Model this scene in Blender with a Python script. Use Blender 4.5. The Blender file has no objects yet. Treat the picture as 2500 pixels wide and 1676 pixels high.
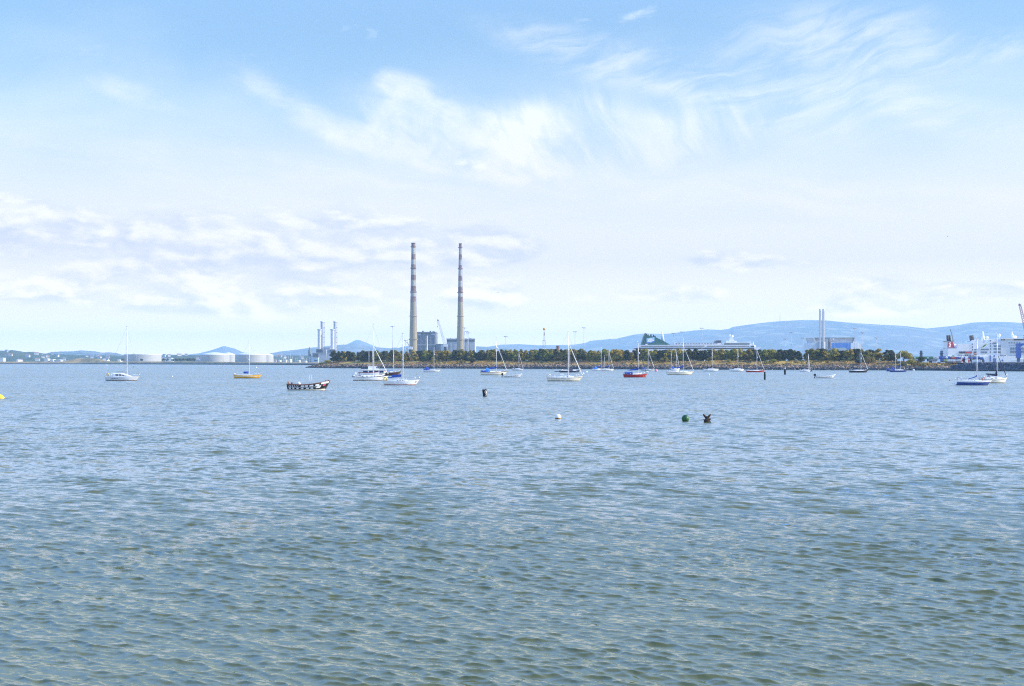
import bpy, bmesh, math, random
import numpy as np
from mathutils import Vector, Matrix, Quaternion
C = bpy.context.scene
COL = C.collection
R = math.radians
random.seed(11)

# ------------------------------------------------------------------ camera
F, CX, HY, CH = 3472.2, 1250.0, 884.0, 4.8        # focal length in photo pixels, centre column, horizon row, eye height (m)
cam = bpy.data.objects.new('camera', bpy.data.cameras.new('camera'))
COL.objects.link(cam)
cam.location = (0, 0, CH)
cam.rotation_euler = (R(90), 0, 0)
cam.data.lens = 50
cam.data.sensor_width = 36
cam.data.shift_y = 46 / 2500
cam.data.clip_start = 0.2
cam.data.clip_end = 80000
C.camera = cam

# ------------------------------------------------------------------ light
SUN_AZ, SUN_EL = R(95), R(30)
SUN_DIR = Vector((math.sin(SUN_AZ) * math.cos(SUN_EL), math.cos(SUN_AZ) * math.cos(SUN_EL), math.sin(SUN_EL)))
sd = bpy.data.lights.new('sun', 'SUN')
sd.energy = 3.5
sd.angle = R(0.5)
sd.color = (1.0, 0.87, 0.66)
sun = bpy.data.objects.new('sun', sd)
COL.objects.link(sun)
sun.location = (300, 100, 300)
sun.rotation_euler = (-SUN_DIR).to_track_quat('-Z', 'Y').to_euler()

C.view_settings.view_transform = 'Standard'
C.view_settings.look = 'None'
C.view_settings.gamma = 1
C.view_settings.exposure = 1.0
C.view_settings.use_curve_mapping = False
C.cycles.use_denoising = False
C.cycles.denoiser = 'OPENIMAGEDENOISE'
C.cycles.denoising_prefilter = 'ACCURATE'
C.cycles.denoising_input_passes = 'RGB_ALBEDO_NORMAL'
C.cycles.max_bounces = 8
C.cycles.volume_bounces = 4
C.cycles.transparent_max_bounces = 8
C.cycles.sample_clamp_indirect = 4.0
C.cycles.pixel_filter_type = 'BLACKMAN_HARRIS'
C.cycles.filter_width = 1.15

# ------------------------------------------------------------------ sky
world = bpy.data.worlds.new('World')
C.world = world
world.use_nodes = True
world.cycles.sampling_method = 'MANUAL'
world.cycles.sample_map_resolution = 512
WT = world.node_tree
WT.nodes.clear()


class G:
    """small helper that strings math nodes together in a node tree"""
    def __init__(s, t): s.t = t
    def n(s, kind, **kw):
        nd = s.t.nodes.new(kind)
        for k, v in kw.items(): setattr(nd, k, v)
        return nd
    def put(s, sock, v):
        if hasattr(v, 'is_output') or isinstance(v, bpy.types.NodeSocket): s.t.links.new(v, sock)
        else: sock.default_value = v
    def m(s, op, a, b=0.0, c=0.0, clamp=False):
        nd = s.n('ShaderNodeMath', operation=op, use_clamp=clamp)
        for i, v in enumerate((a, b, c)): s.put(nd.inputs[i], v)
        return nd.outputs[0]
    def vec(s, x, y, z=0.0):
        nd = s.n('ShaderNodeCombineXYZ')
        for i, v in enumerate((x, y, z)): s.put(nd.inputs[i], v)
        return nd.outputs[0]
    def vm(s, op, a, b=(0, 0, 0), scale=None):
        nd = s.n('ShaderNodeVectorMath', operation=op)
        s.put(nd.inputs[0], a); s.put(nd.inputs[1], b)
        if scale is not None: s.put(nd.inputs[3], scale)
        return nd.outputs['Value'] if op in ('LENGTH', 'DOT_PRODUCT') else nd.outputs[0]
    def noise(s, v, scale, detail=4, rough=0.55, dist=0.0, lac=2.0, col=False):
        nd = s.n('ShaderNodeTexNoise')
        s.put(nd.inputs['Vector'], v)
        nd.inputs['Scale'].default_value = scale; nd.inputs['Detail'].default_value = detail
        nd.inputs['Roughness'].default_value = rough; nd.inputs['Distortion'].default_value = dist
        nd.inputs['Lacunarity'].default_value = lac
        return nd.outputs['Color'] if col else nd.outputs[0]
    def ramp(s, v, a, b, lo=0.0, hi=1.0, smooth=True):
        nd = s.n('ShaderNodeMapRange', interpolation_type='SMOOTHSTEP' if smooth else 'LINEAR')
        for i, x in enumerate((v, a, b, lo, hi)): s.put(nd.inputs[i], x)
        return nd.outputs[0]
    def mix(s, f, a, b, kind='MIX'):
        nd = s.n('ShaderNodeMix', data_type='RGBA', blend_type=kind)
        s.put(nd.inputs[0], f); s.put(nd.inputs[6], a); s.put(nd.inputs[7], b)
        return nd.outputs[2]


def rgb(r, g, b, k=1.0): return (r * k, g * k, b * k, 1)
def srgb(r, g, b):
    f = lambda c: (c / 255) / 12.92 if c <= 10 else ((c / 255 + 0.055) / 1.055) ** 2.4
    return (f(r), f(g), f(b), 1)


SKY_STR = 0.1
def build_sky():
    g = G(WT)
    out = g.n('ShaderNodeOutputWorld')
    bg = g.n('ShaderNodeBackground')
    bg.inputs['Strength'].default_value = SKY_STR
    WT.links.new(bg.outputs[0], out.inputs[0])
    sky = g.n('ShaderNodeTexSky', sky_type='NISHITA')
    sky.sun_disc = False
    sky.sun_elevation = SUN_EL
    sky.sun_rotation = SUN_AZ
    sky.altitude = 0; sky.air_density = 1.0; sky.dust_density = 0.3; sky.ozone_density = 2.0
    tc = g.n('ShaderNodeTexCoord')
    sep = g.n('ShaderNodeSeparateXYZ')
    WT.links.new(tc.outputs['Generated'], sep.inputs[0])
    x, y, z = sep.outputs
    az = g.m('MULTIPLY', g.m('ARCTAN2', x, y), 57.2958)          # compass angle, degrees right of the view
    el = g.m('MULTIPLY', g.m('ARCSINE', z), 57.2958)             # height above the horizon, degrees
    P = g.vec(az, el, 0)

    def rot(px, py, ang, sx, sy):
        """direction coordinates about a point of the sky, turned and stretched"""
        a0, e0 = math.degrees(math.atan((px - CX) / F)), math.degrees(math.atan((HY - py) / F))
        c, s_ = math.cos(R(ang)), math.sin(R(ang))
        dx, dy = g.m('SUBTRACT', az, a0), g.m('SUBTRACT', el, e0)
        u = g.m('ADD', g.m('MULTIPLY', dx, c / sx), g.m('MULTIPLY', dy, s_ / sx))
        v = g.m('ADD', g.m('MULTIPLY', dx, -s_ / sy), g.m('MULTIPLY', dy, c / sy))
        return u, v
    def blob(px, py, ang, rx, ry, soft=0.2):
        d = 1 / 60.6                                              # about 60.6 photo pixels to a degree
        u, v = rot(px, py, ang, rx * d, ry * d)
        q = g.m('SQRT', g.m('ADD', g.m('MULTIPLY', u, u), g.m('MULTIPLY', v, v)))
        return g.ramp(q, soft, 1.0, 1.0, 0.0)
    def total(lst):
        t = lst[0]
        for b in lst[1:]: t = g.m('ADD', t, b)
        return t

    # clear air: the physical sky, deepened to the blue of the photograph
    base = g.mix(1.0, sky.outputs[0], rgb(*SKY_TINT), 'MULTIPLY')
    hi = g.ramp(el, 13, 27)
    base = g.mix(1.0, base, g.mix(hi, rgb(1, 1, 1), rgb(*HIGH_TINT)), 'MULTIPLY')
    base = g.mix(1.0, base, g.mix(g.ramp(el, 4, 16), rgb(0.72, 0.72, 0.76), rgb(1, 1, 1)), 'MULTIPLY')
    base = g.mix(1.0, base, g.mix(g.ramp(az, -22, 24), rgb(1.0, 1.0, 1.0), rgb(0.98, 0.97, 0.97)), 'MULTIPLY')
    # thin high veil that thickens toward the horizon
    warp = g.noise(g.vec(g.m('MULTIPLY', az, 0.045), g.m('MULTIPLY', el, 0.16)), 1.0, 5, 0.55, 0.6)
    veil = g.ramp(g.m('ADD', el, g.m('MULTIPLY', g.m('SUBTRACT', warp, 0.5), 9.0)), 4.5, 13.6, 0.94, 0.04)
    lowl = g.m('MULTIPLY', g.ramp(el, 0.0, 4.0, 0.0, 1.0), 1.0)
    col = g.mix(veil, base, rgb(*VEIL_COL))

    # cirrus, combed into fibres
    wob = g.noise(P, 0.16, 3, 0.5, 0.0, 2.0, True)
    PW = g.vm('ADD', P, g.vm('SCALE', g.vm('SUBTRACT', wob, (0.5, 0.5, 0.5)), scale=3.0))
    sp = g.n('ShaderNodeSeparateXYZ'); WT.links.new(PW, sp.inputs[0])
    def fib(ang, along, across, seed, detail=6, rough=0.62, dist=0.5):
        c, s_ = math.cos(R(ang)), math.sin(R(ang))
        u = g.m('ADD', g.m('MULTIPLY', sp.outputs[0], c), g.m('MULTIPLY', sp.outputs[1], s_))
        v = g.m('ADD', g.m('MULTIPLY', sp.outputs[0], -s_), g.m('MULTIPLY', sp.outputs[1], c))
        return g.noise(g.vec(g.m('MULTIPLY', u, along), g.m('MULTIPLY', v, across), seed), 1.0, detail, rough, dist)
    f1 = fib(14, 0.28, 1.5, 3.1)                                  # long streaks rising to the right
    f2 = fib(-62, 0.22, 0.95, 8.7)                                # feathery plumes hanging down
    f3 = fib(-22, 0.16, 0.7, 1.9)                                 # streaks falling to the right
    big = g.noise(P, 0.3, 4, 0.55, 0.3)
    m1 = total([blob(1470, 150, -16, 400, 80), blob(1850, 240, -20, 420, 120), blob(2080, 130, -6, 420, 130), blob(2250, 290, -14, 330, 70), blob(2360, 160, 5, 300, 50)])
    c1 = g.m('MULTIPLY', g.m('MINIMUM', m1, 1.0), g.ramp(g.m('ADD', g.m('MULTIPLY', f1, 0.7), g.m('MULTIPLY', big, 0.45)), 0.42, 0.74))
    m2 = total([blob(1470, 330, -8, 260, 150), blob(1340, 330, 0, 240, 130), blob(1700, 330, 10, 220, 110)])
    c2 = g.m('MULTIPLY', g.m('MINIMUM', m2, 1.0), g.ramp(g.m('ADD', g.m('MULTIPLY', f2, 0.75), g.m('MULTIPLY', big, 0.4)), 0.42, 0.76))
    m3 = total([blob(990, 285, -10, 250, 90, 0.0), blob(1100, 310, -20, 230, 120, 0.0), blob(1180, 400, -14, 380, 90, 0.0), blob(975, 205, -8, 110, 45), blob(1080, 370, -8, 380, 80), g.m('MULTIPLY', blob(720, 275, -30, 300, 60), 0.72), g.m('MULTIPLY', blob(330, 255, -18, 160, 40), 0.62), blob(1290, 310, -5, 220, 90)])
    c3 = g.m('MULTIPLY', g.m('MINIMUM', m3, 1.0), g.ramp(g.m('ADD', g.m('MULTIPLY', g.m('MINIMUM', m3, 1.0), 0.12), g.m('ADD', g.m('MULTIPLY', f3, 0.45), g.m('MULTIPLY', g.noise(PW, 0.55, 7, 0.62, 0.3), 0.55))), 0.40, 0.74))
    m4 = total([blob(300, 380, -6, 700, 70), blob(1900, 480, -4, 800, 80), blob(2350, 500, 0, 330, 40), blob(900, 470, -5, 900, 90)])
    c4 = g.m('MULTIPLY', g.m('MINIMUM', m4, 1.0), g.ramp(g.m('ADD', g.m('MULTIPLY', fib(-5, 0.12, 0.9, 5.5), 0.8), g.m('MULTIPLY', big, 0.3)), 0.38, 0.78))
    allsky = g.m('MULTIPLY', g.ramp(el, 13, 22), g.ramp(fib(-20, 0.05, 0.3, 2.2), 0.42, 0.8, 0.0, 0.22))
    cir = g.m('ADD', g.m('ADD', g.m('MULTIPLY', c1, 0.62), g.m('MULTIPLY', c2, 0.72)), g.m('ADD', g.m('MULTIPLY', c3, 0.85), g.m('ADD', g.m('MULTIPLY', c4, 0.55), allsky)), clamp=True)
    col = g.mix(cir, col, rgb(*CIRRUS_COL))

    # heaped low cloud, lit from the right, greyer below
    Pc = g.vec(g.m('MULTIPLY', az, 0.62), g.m('MULTIPLY', el, 1.5), 2.7)
    def heap(off):
        q = g.vm('ADD', Pc, off)
        return g.m('ADD', g.m('MULTIPLY', g.noise(q, 0.42, 7, 0.56, 0.25), 0.75), g.m('MULTIPLY', g.noise(q, 1.7, 5, 0.55, 0.1), 0.25))
    h0 = heap((0, 0, 0)); h1 = heap((0.28, 0.52, 0.0))
    mc = total([blob(20, 570, -8, 220, 110, 0.2), blob(330, 600, -6, 560, 130, 0.2), blob(860, 590, -6, 560, 130, 0.3), blob(1210, 600, 0, 190, 75), blob(1145, 403, 0, 90, 34, 0.1),
                blob(260, 710, 0, 620, 90, 0.2), blob(640, 730, 0, 560, 80, 0.2), blob(1620, 720, 0, 300, 55, 0.1), blob(1200, 720, 0, 160, 70), blob(2170, 710, 0, 240, 60, 0.1), blob(2140, 755, 0, 300, 40), blob(1800, 640, -3, 300, 40), blob(2420, 720, 0, 200, 40)])
    cm = g.ramp(g.m('ADD', h0, g.m('MULTIPLY', g.m('SUBTRACT', g.m('MINIMUM', mc, 1.0), 1.0), 0.32)), 0.29, 0.53)
    shade = g.ramp(g.m('SUBTRACT', h0, h1), -0.11, 0.13)
    ccol = g.mix(shade, rgb(*CUM_DARK), rgb(*CUM_LIT))
    col = g.mix(g.m('MULTIPLY', cm, CUM_OPAC), col, ccol)
    # whiter, brighter air low over the horizon
    low = g.n('ShaderNodeValToRGB'); cr = low.color_ramp
    for p_, c_ in zip((0.0, 0.1, 0.2, 0.32), ((1.0, 0.68, 0.43, 1), (0.585, 0.45, 0.375, 1), (0.425, 0.362, 0.352, 1), (0.415, 0.375, 0.37, 1))):
        e_ = cr.elements[0] if p_ == 0 else (cr.elements[1] if p_ == 0.1 else cr.elements.new(p_)); e_.position = p_; e_.color = c_
    e_ = cr.elements.new(0.5); e_.color = (0.4, 0.4, 0.4, 1)
    WT.links.new(g.m('DIVIDE', el, 20.0), low.inputs[0])
    col = g.mix(1.0, col, g.vm('SCALE', low.outputs[0], scale=2.5), 'MULTIPLY')
    # ground side of the sphere stays a dim sea blue
    col = g.mix(g.ramp(el, -3.0, -0.5, 1.0, 0.0), col, rgb(1.1, 1.5, 1.8))
    WT.links.new(col, bg.inputs['Color'])

SKY_TINT = (0.86, 0.97, 1.02)
HIGH_TINT = (1.85, 2.42, 3.15)
VEIL_COL = (4.6, 5.1, 5.7)
CIRRUS_COL = (5.0, 5.25, 5.5)
CUM_LIT = (5.5, 5.9, 6.3)
CUM_DARK = (3.3, 3.9, 4.45)
CUM_OPAC = 0.8
build_sky()

# ------------------------------------------------------------------ helpers
def W(px, py, D):
    """the point at distance D (m) that stands at photo pixel (px, py)"""
    return Vector(((px - CX) / F * D, D, CH + (HY - py) / F * D))
def dist(y): return F * CH / (y - HY)              # distance of a point of the water surface seen at row y
def X(px, D): return (px - CX) / F * D
def Z(py, D): return CH + (HY - py) / F * D

MATS = {}
def mat(name, col, rough=0.6, var=0.12, scale=2.0, metal=0.0, spec=0.5, var2=None, stretch=(1, 1, 1), bump=0.0, island=0.0, coord='Object', trans=0.0):
    """a paint, stone or leaf material: base colour with procedural wear"""
    if name in MATS: return MATS[name]
    m = bpy.data.materials.new(name); m.use_nodes = True
    g = G(m.node_tree)
    b = m.node_tree.nodes['Principled BSDF']
    b.inputs['Roughness'].default_value = rough; b.inputs['Metallic'].default_value = metal
    b.inputs['Specular IOR Level'].default_value = spec
    tc = g.n('ShaderNodeTexCoord')
    v = g.vm('MULTIPLY', tc.outputs[coord], stretch)
    n = g.noise(v, scale, 5, 0.6)
    f = g.ramp(n, 0.3, 0.7, 0, 1)
    c0 = tuple(c * (1 - var) for c in col[:3]) + (1,)
    c1 = tuple(c * (1 + var) for c in col[:3]) + (1,)
    if var2: c1 = tuple(var2[:3]) + (1,)
    c = g.mix(f, c0, c1)
    if island:
        geo = g.n('ShaderNodeNewGeometry')
        k = g.ramp(geo.outputs['Random Per Island'], 0, 1, 1 - island, 1 + island, smooth=False)
        mul = g.n('ShaderNodeVectorMath', operation='SCALE')
        g.t.links.new(c, mul.inputs[0]); g.t.links.new(k, mul.inputs[3]); c = mul.outputs[0]
    g.t.links.new(c, b.inputs['Base Color'])
    if bump:
        bp = g.n('ShaderNodeBump'); bp.inputs['Strength'].default_value = bump
        g.t.links.new(n, bp.inputs['Height']); g.t.links.new(bp.outputs[0], b.inputs['Normal'])
    if trans:
        t = g.n('ShaderNodeBsdfTranslucent'); g.t.links.new(c, t.inputs[0])
        mx = g.n('ShaderNodeMixShader'); mx.inputs[0].default_value = trans
        g.t.links.new(b.outputs[0], mx.inputs[1]); g.t.links.new(t.outputs[0], mx.inputs[2])
        g.t.links.new(mx.outputs[0], m.node_tree.nodes['Material Output'].inputs[0])
    MATS[name] = m
    return m


class MB:
    """collects shapes and links them as one mesh object"""
    def __init__(s): s.v, s.f, s.k, s.sm = [], [], [], []
    def add(s, verts, faces, k=0, smooth=False):
        o = len(s.v)
        s.v += [tuple(p) for p in verts]
        s.f += [tuple(i + o for i in f) for f in faces]
        s.k += [k] * len(faces); s.sm += [smooth] * len(faces)
        return s
    def box(s, c, d, k=0, rz=0.0, top=1.0, topy=None):
        """box centred in x, y on c and standing on c.z; top shrinks the upper face"""
        topy = top if topy is None else topy
        hx, hy = d[0] / 2, d[1] / 2
        ps = [(-hx, -hy, 0), (hx, -hy, 0), (hx, hy, 0), (-hx, hy, 0), (-hx * top, -hy * topy, d[2]), (hx * top, -hy * topy, d[2]), (hx * top, hy * topy, d[2]), (-hx * top, hy * topy, d[2])]
        cz, sz = math.cos(rz), math.sin(rz)
        ps = [(c[0] + x * cz - y * sz, c[1] + x * sz + y * cz, c[2] + z) for x, y, z in ps]
        return s.add(ps, [(0, 3, 2, 1), (4, 5, 6, 7), (0, 1, 5, 4), (1, 2, 6, 5), (2, 3, 7, 6), (3, 0, 4, 7)], k)
    def slab(s, x0, x1, y0, y1, z0, z1, k=0): return s.box(((x0 + x1) / 2, (y0 + y1) / 2, z0), (x1 - x0, y1 - y0, z1 - z0), k)
    def tube(s, pts, r, n=6, k=0, cap=True):
        """round bar through pts; r one radius or one per point"""
        pts = [Vector(p) for p in pts]
        rs = r if isinstance(r, (list, tuple)) else [r] * len(pts)
        vs = []
        for i, p in enumerate(pts):
            t = (pts[min(i + 1, len(pts) - 1)] - pts[max(i - 1, 0)]).normalized()
            a = t.cross(Vector((0, 0, 1)) if abs(t.z) < 0.9 else Vector((0, 1, 0))).normalized()
            b = t.cross(a)
            for j in range(n):
                w = 2 * math.pi * j / n
                vs.append(p + (a * math.cos(w) + b * math.sin(w)) * rs[i])
        fs = [(i * n + j, i * n + (j + 1) % n, (i + 1) * n + (j + 1) % n, (i + 1) * n + j) for i in range(len(pts) - 1) for j in range(n)]
        if cap: fs += [tuple(range(n))[::-1], tuple(range((len(pts) - 1) * n, len(pts) * n))]
        return s.add(vs, fs, k, True)
    def lathe(s, prof, c=(0, 0, 0), n=24, k=0, smooth=True, axis='z'):
        """prof: (radius, height) pairs turned about an axis through c"""
        vs = []
        for r, h in prof:
            for j in range(n):
                w = 2 * math.pi * j / n
                q = (r * math.cos(w), r * math.sin(w), h)
                if axis == 'x': q = (q[2], q[0], q[1])
                if axis == 'y': q = (q[1], q[2], q[0])
                vs.append((c[0] + q[0], c[1] + q[1], c[2] + q[2]))
        m = len(prof)
        fs = [(i * n + j, i * n + (j + 1) % n, (i + 1) * n + (j + 1) % n, (i + 1) * n + j) for i in range(m - 1) for j in range(n)]
        s.add(vs, fs, k, smooth)
        s.add(vs[:n], [tuple(range(n))[::-1]], k); s.add(vs[-n:], [tuple(range(n))], k)
        return s
    def prism(s, poly, a, b, k=0, plane='xz'):
        """outline extruded from a to b across its plane"""
        n = len(poly)
        def at(p, t): return {'xz': (p[0], t, p[1]), 'yz': (t, p[0], p[1]), 'xy': (p[0], p[1], t)}[plane]
        vs = [at(p, a) for p in poly] + [at(p, b) for p in poly]
        fs = [tuple(range(n)), tuple(range(n, 2 * n))[::-1]] + [(i, (i + 1) % n, n + (i + 1) % n, n + i) for i in range(n)]
        return s.add(vs, fs, k)
    def loft(s, rings, k=0, closed=True, caps=True, smooth=True, krow=None):
        n = len(rings[0]); m = len(rings)
        vs = [p for r in rings for p in r]
        nn = n if closed else n - 1
        o = len(s.v); s.v += [tuple(p) for p in vs]
        for i in range(m - 1):
            for j in range(nn):
                s.f.append((o + i * n + j, o + i * n + (j + 1) % n, o + (i + 1) * n + (j + 1) % n, o + (i + 1) * n + j))
                s.k.append(krow[j] if krow else k); s.sm.append(smooth)
        if caps:
            s.f += [tuple(o + j for j in range(n))[::-1], tuple(o + (m - 1) * n + j for j in range(n))]
            s.k += [krow[n // 2] if krow else k] * 2; s.sm += [False, False]
        return s
    def ball(s, c, r, n=14, k=0, sq=1.0, flat=None):
        h = n // 2
        prof = [(max(1e-3, r * math.sin(math.pi * i / h)), -r * sq * math.cos(math.pi * i / h)) for i in range(h + 1)]
        return s.lathe(prof, c, n, k)
    def build(s, name, mats, parent=None, loc=None, fix=True):
        me = bpy.data.meshes.new(name)
        me.from_pydata(s.v, [], s.f)
        for m in (mats if isinstance(mats, (list, tuple)) else [mats]): me.materials.append(m)
        me.polygons.foreach_set('material_index', s.k)
        me.polygons.foreach_set('use_smooth', s.sm)
        if fix:
            bm = bmesh.new(); bm.from_mesh(me)
            bmesh.ops.recalc_face_normals(bm, faces=bm.faces[:])
            bm.to_mesh(me); bm.free()
        me.update()
        o = bpy.data.objects.new(name, me); COL.objects.link(o)
        if parent: o.parent = parent
        if loc: o.location = loc
        return o


def tag(o, label=None, cat=None, group=None, kind=None):
    if label: o['label'] = label
    if cat: o['category'] = cat
    if group: o['group'] = group
    if kind: o['kind'] = kind
    return o
def thing(name, label, cat, loc=(0, 0, 0), rz=0.0, group=None):
    o = bpy.data.objects.new(name, None); COL.objects.link(o)
    o.location = loc; o.rotation_euler = (0, 0, rz); o.empty_display_size = 0.5
    return tag(o, label, cat, group)
def dup(root, loc, rz=0.0, label=None, sc=None):
    """a copy of a thing with copies of its parts and sub-parts, meshes shared"""
    r = root.copy(); COL.objects.link(r); r.location = loc; r.rotation_euler = (0, 0, rz)
    if sc: r.scale = sc
    if label: r['label'] = label
    for ch in list(root.children):
        c = ch.copy(); COL.objects.link(c); c.parent = r
        for gch in list(ch.children):
            d = gch.copy(); COL.objects.link(d); d.parent = c
    return r
def interp(tab, x):
    return float(np.interp(x, [t[0] for t in tab], [t[1] for t in tab]))

# ------------------------------------------------------------------ water
def water_material():
    m = bpy.data.materials.new('sea_water'); m.use_nodes = True
    g = G(m.node_tree); b = m.node_tree.nodes['Principled BSDF']
    geo = g.n('ShaderNodeNewGeometry')
    pos = geo.outputs['Position']
    at = g.n('ShaderNodeAttribute', attribute_name='lod'); lod = at.outputs['Fac']
    half = (0.5, 0.5, 0.5)
    ca, sa = math.cos(WAVE_DIR), math.sin(WAVE_DIR)               # coordinates along and across the wind
    sp = g.n('ShaderNodeSeparateXYZ'); g.t.links.new(pos, sp.inputs[0])
    u = g.m('ADD', g.m('MULTIPLY', sp.outputs[0], ca), g.m('MULTIPLY', sp.outputs[1], sa))
    v = g.m('ADD', g.m('MULTIPLY', sp.outputs[0], -sa), g.m('MULTIPLY', sp.outputs[1], ca))
    fine = g.noise(g.vec(u, g.m('MULTIPLY', v, 0.55)), 6.0, 3, 0.6, 0.3, 2.0, True)
    coarse = g.noise(g.vec(u, g.m('MULTIPLY', v, 0.5)), 2.4, 4, 0.65, 0.2, 2.0, True)
    swell = g.noise(g.vec(g.m('MULTIPLY', sp.outputs[0], 0.5), g.m('MULTIPLY', sp.outputs[1], 0.19)), 1.0, 3, 0.6, 0.2, 2.0, True)
    gust = g.ramp(g.noise(g.vec(g.m('MULTIPLY', sp.outputs[0], 0.010), g.m('MULTIPLY', sp.outputs[1], 0.022)), 1.0, 4, 0.6, 0.4), 0.32, 0.68, 0.75, 1.2)
    d1 = g.vm('SCALE', g.vm('SUBTRACT', fine, half), scale=g.m('MULTIPLY', gust, W_FINE))
    d2 = g.vm('SCALE', g.vm('SUBTRACT', coarse, half), scale=g.m('MULTIPLY', g.m('MULTIPLY', gust, lod), W_COARSE))
    d3 = g.vm('SCALE', g.vm('SUBTRACT', swell, half), scale=g.m('MULTIPLY', lod, W_SWELL))
    d = g.vm('MULTIPLY', g.vm('ADD', g.vm('ADD', d1, d2), d3), (1, 1, 0))
    nrm = g.vm('NORMALIZE', g.vm('ADD', geo.outputs['Normal'], d))
    murk = g.noise(pos, 0.05, 3, 0.6)
    body = g.n('ShaderNodeBsdfDiffuse'); g.t.links.new(g.mix(murk, rgb(*WATER_A), rgb(*WATER_B)), body.inputs[0])
    skin = g.n('ShaderNodeBsdfGlossy', distribution='MULTI_GGX'); skin.inputs['Color'].default_value = (0.97, 0.99, 1.0, 1)
    g.t.links.new(g.m('MULTIPLY_ADD', lod, W_ROUGH_FAR - W_ROUGH, W_ROUGH), skin.inputs['Roughness'])
    g.t.links.new(nrm, skin.inputs['Normal'])
    fr = g.n('ShaderNodeFresnel'); fr.inputs['IOR'].default_value = W_IOR; g.t.links.new(nrm, fr.inputs['Normal'])
    mx = g.n('ShaderNodeMixShader'); g.t.links.new(fr.outputs[0], mx.inputs[0])
    g.t.links.new(body.outputs[0], mx.inputs[1]); g.t.links.new(skin.outputs[0], mx.inputs[2])
    g.t.links.new(mx.outputs[0], m.node_tree.nodes['Material Output'].inputs[0])
    m.node_tree.nodes.remove(b)
    return m

WAVE_DIR = R(-124)                   # heading of the wind waves
W_IOR, W_ROUGH, W_ROUGH_FAR = 1.70, 0.02, 0.24
W_FINE, W_COARSE, W_SWELL = 0.28, 2.1, 1.2
WATER_A, WATER_B = (0.092, 0.094, 0.012), (0.122, 0.114, 0.012)

def build_water():
    rng = np.random.RandomState(5)
    r = list(np.arange(1.0, 17.0, 0.14))
    fs = F * 1024 / 2500
    r += list(fs * CH / np.arange(fs * CH / 17.0, 110.0, -0.30)) + list(fs * CH / np.arange(110.0, 5.0, -0.5))
    r += [1500, 1800, 2200, 2800, 3600, 5000, 8000]
    r = np.array(r, dtype=np.float64); nr = len(r)
    dr = np.gradient(r)
    wing = 0.52 + 0.0042 * np.arange(1, 236)
    th = np.concatenate([-wing[::-1], np.linspace(-0.52, 0.52, 1560), wing]); nth = len(th)
    dth = np.gradient(th)
    Rr, Th = np.meshgrid(r, th, indexing='ij')
    x0, y0 = (Rr * np.sin(Th)).astype(np.float32), (Rr * np.cos(Th)).astype(np.float32)
    x, y, z = x0.copy(), y0.copy(), np.zeros_like(x0)
    spacing = np.maximum(dr[:, None], r[:, None] * dth[None, :]).astype(np.float32)
    tot = 0.0; kept = np.zeros_like(spacing)
    gustf = 1 + 0.14 * np.sin(0.21 * x0 + 0.13 * y0 + 1.0) * np.sin(0.11 * x0 - 0.19 * y0) + 0.14 * np.sin(0.43 * x0 - 0.31 * y0 + 2) * np.sin(0.37 * y0 + 0.09 * x0)
    gustf = gustf.astype(np.float32)
    NW = 150
    lam = np.exp(rng.uniform(math.log(0.08), math.log(3.0), NW)); lam.sort()
    wgt = np.exp(-(np.log(lam / 0.27)) ** 2 / (2 * 0.62 ** 2)) + 0.27 * np.exp(-(np.log(lam / 1.4)) ** 2 / (2 * 0.38 ** 2)) + 0.05
    slope = W_SLOPE * wgt / math.sqrt((wgt ** 2).sum() / 2)
    for L, s in zip(lam, slope):
        kk = 2 * math.pi / L
        spread = 0.19 + 0.30 * max(0, 1 - L / 1.2)
        a = WAVE_DIR + rng.normal(0, spread)
        kx, ky = math.cos(a), math.sin(a)
        ph = rng.uniform(0, 2 * math.pi)
        att = np.clip((L / spacing - 1.7) / 2.0, 0, 1)
        tot += s * s; kept += (s * att) ** 2
        any_ = (att > 0).any(1); n = int(np.nonzero(any_)[0].max() + 1) if any_.any() else 0
        if n < 2: continue
        w = (kk * (kx * x0[:n] + ky * y0[:n]) + ph).astype(np.float32)
        A = (s / kk * att[:n]).astype(np.float32) * gustf[:n]
        c, sn = np.cos(w), np.sin(w)
        z[:n] += A * c
        x[:n] -= (W_CHOP * kx) * A * sn
        y[:n] -= (W_CHOP * ky) * A * sn
    lod = np.sqrt(np.clip(1 - kept / tot, 0, 1))
    nv = nr * nth
    co = np.stack([x, y, z], -1).reshape(-1, 3).astype(np.float32)
    i = (np.arange(nr - 1)[:, None] * nth + np.arange(nth - 1)[None, :]).reshape(-1)
    quads = np.stack([i, i + nth, i + nth + 1, i + 1], -1).astype(np.int32)[:, ::-1]
    me = bpy.data.meshes.new('water')
    me.vertices.add(nv); me.vertices.foreach_set('co', co.ravel())
    nq = len(quads)
    me.loops.add(nq * 4); me.loops.foreach_set('vertex_index', np.ascontiguousarray(quads).ravel())
    me.polygons.add(nq)
    me.polygons.foreach_set('loop_start', np.arange(0, nq * 4, 4, dtype=np.int32))
    me.polygons.foreach_set('use_smooth', np.ones(nq, dtype=bool))
    at = me.attributes.new('lod', 'FLOAT', 'POINT')
    at.data.foreach_set('value', np.ascontiguousarray(lod.ravel()).astype(np.float32))
    me.update(calc_edges=True)
    if me.polygons[0].normal.z < 0: me.flip_normals()
    me.materials.append(water_material())
    o = bpy.data.objects.new('water', me); COL.objects.link(o)
    tag(o, 'choppy blue green harbour water rippled by the wind', None, None, 'structure')

W_SLOPE, W_CHOP = 0.235, 0.9
build_water()

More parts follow.
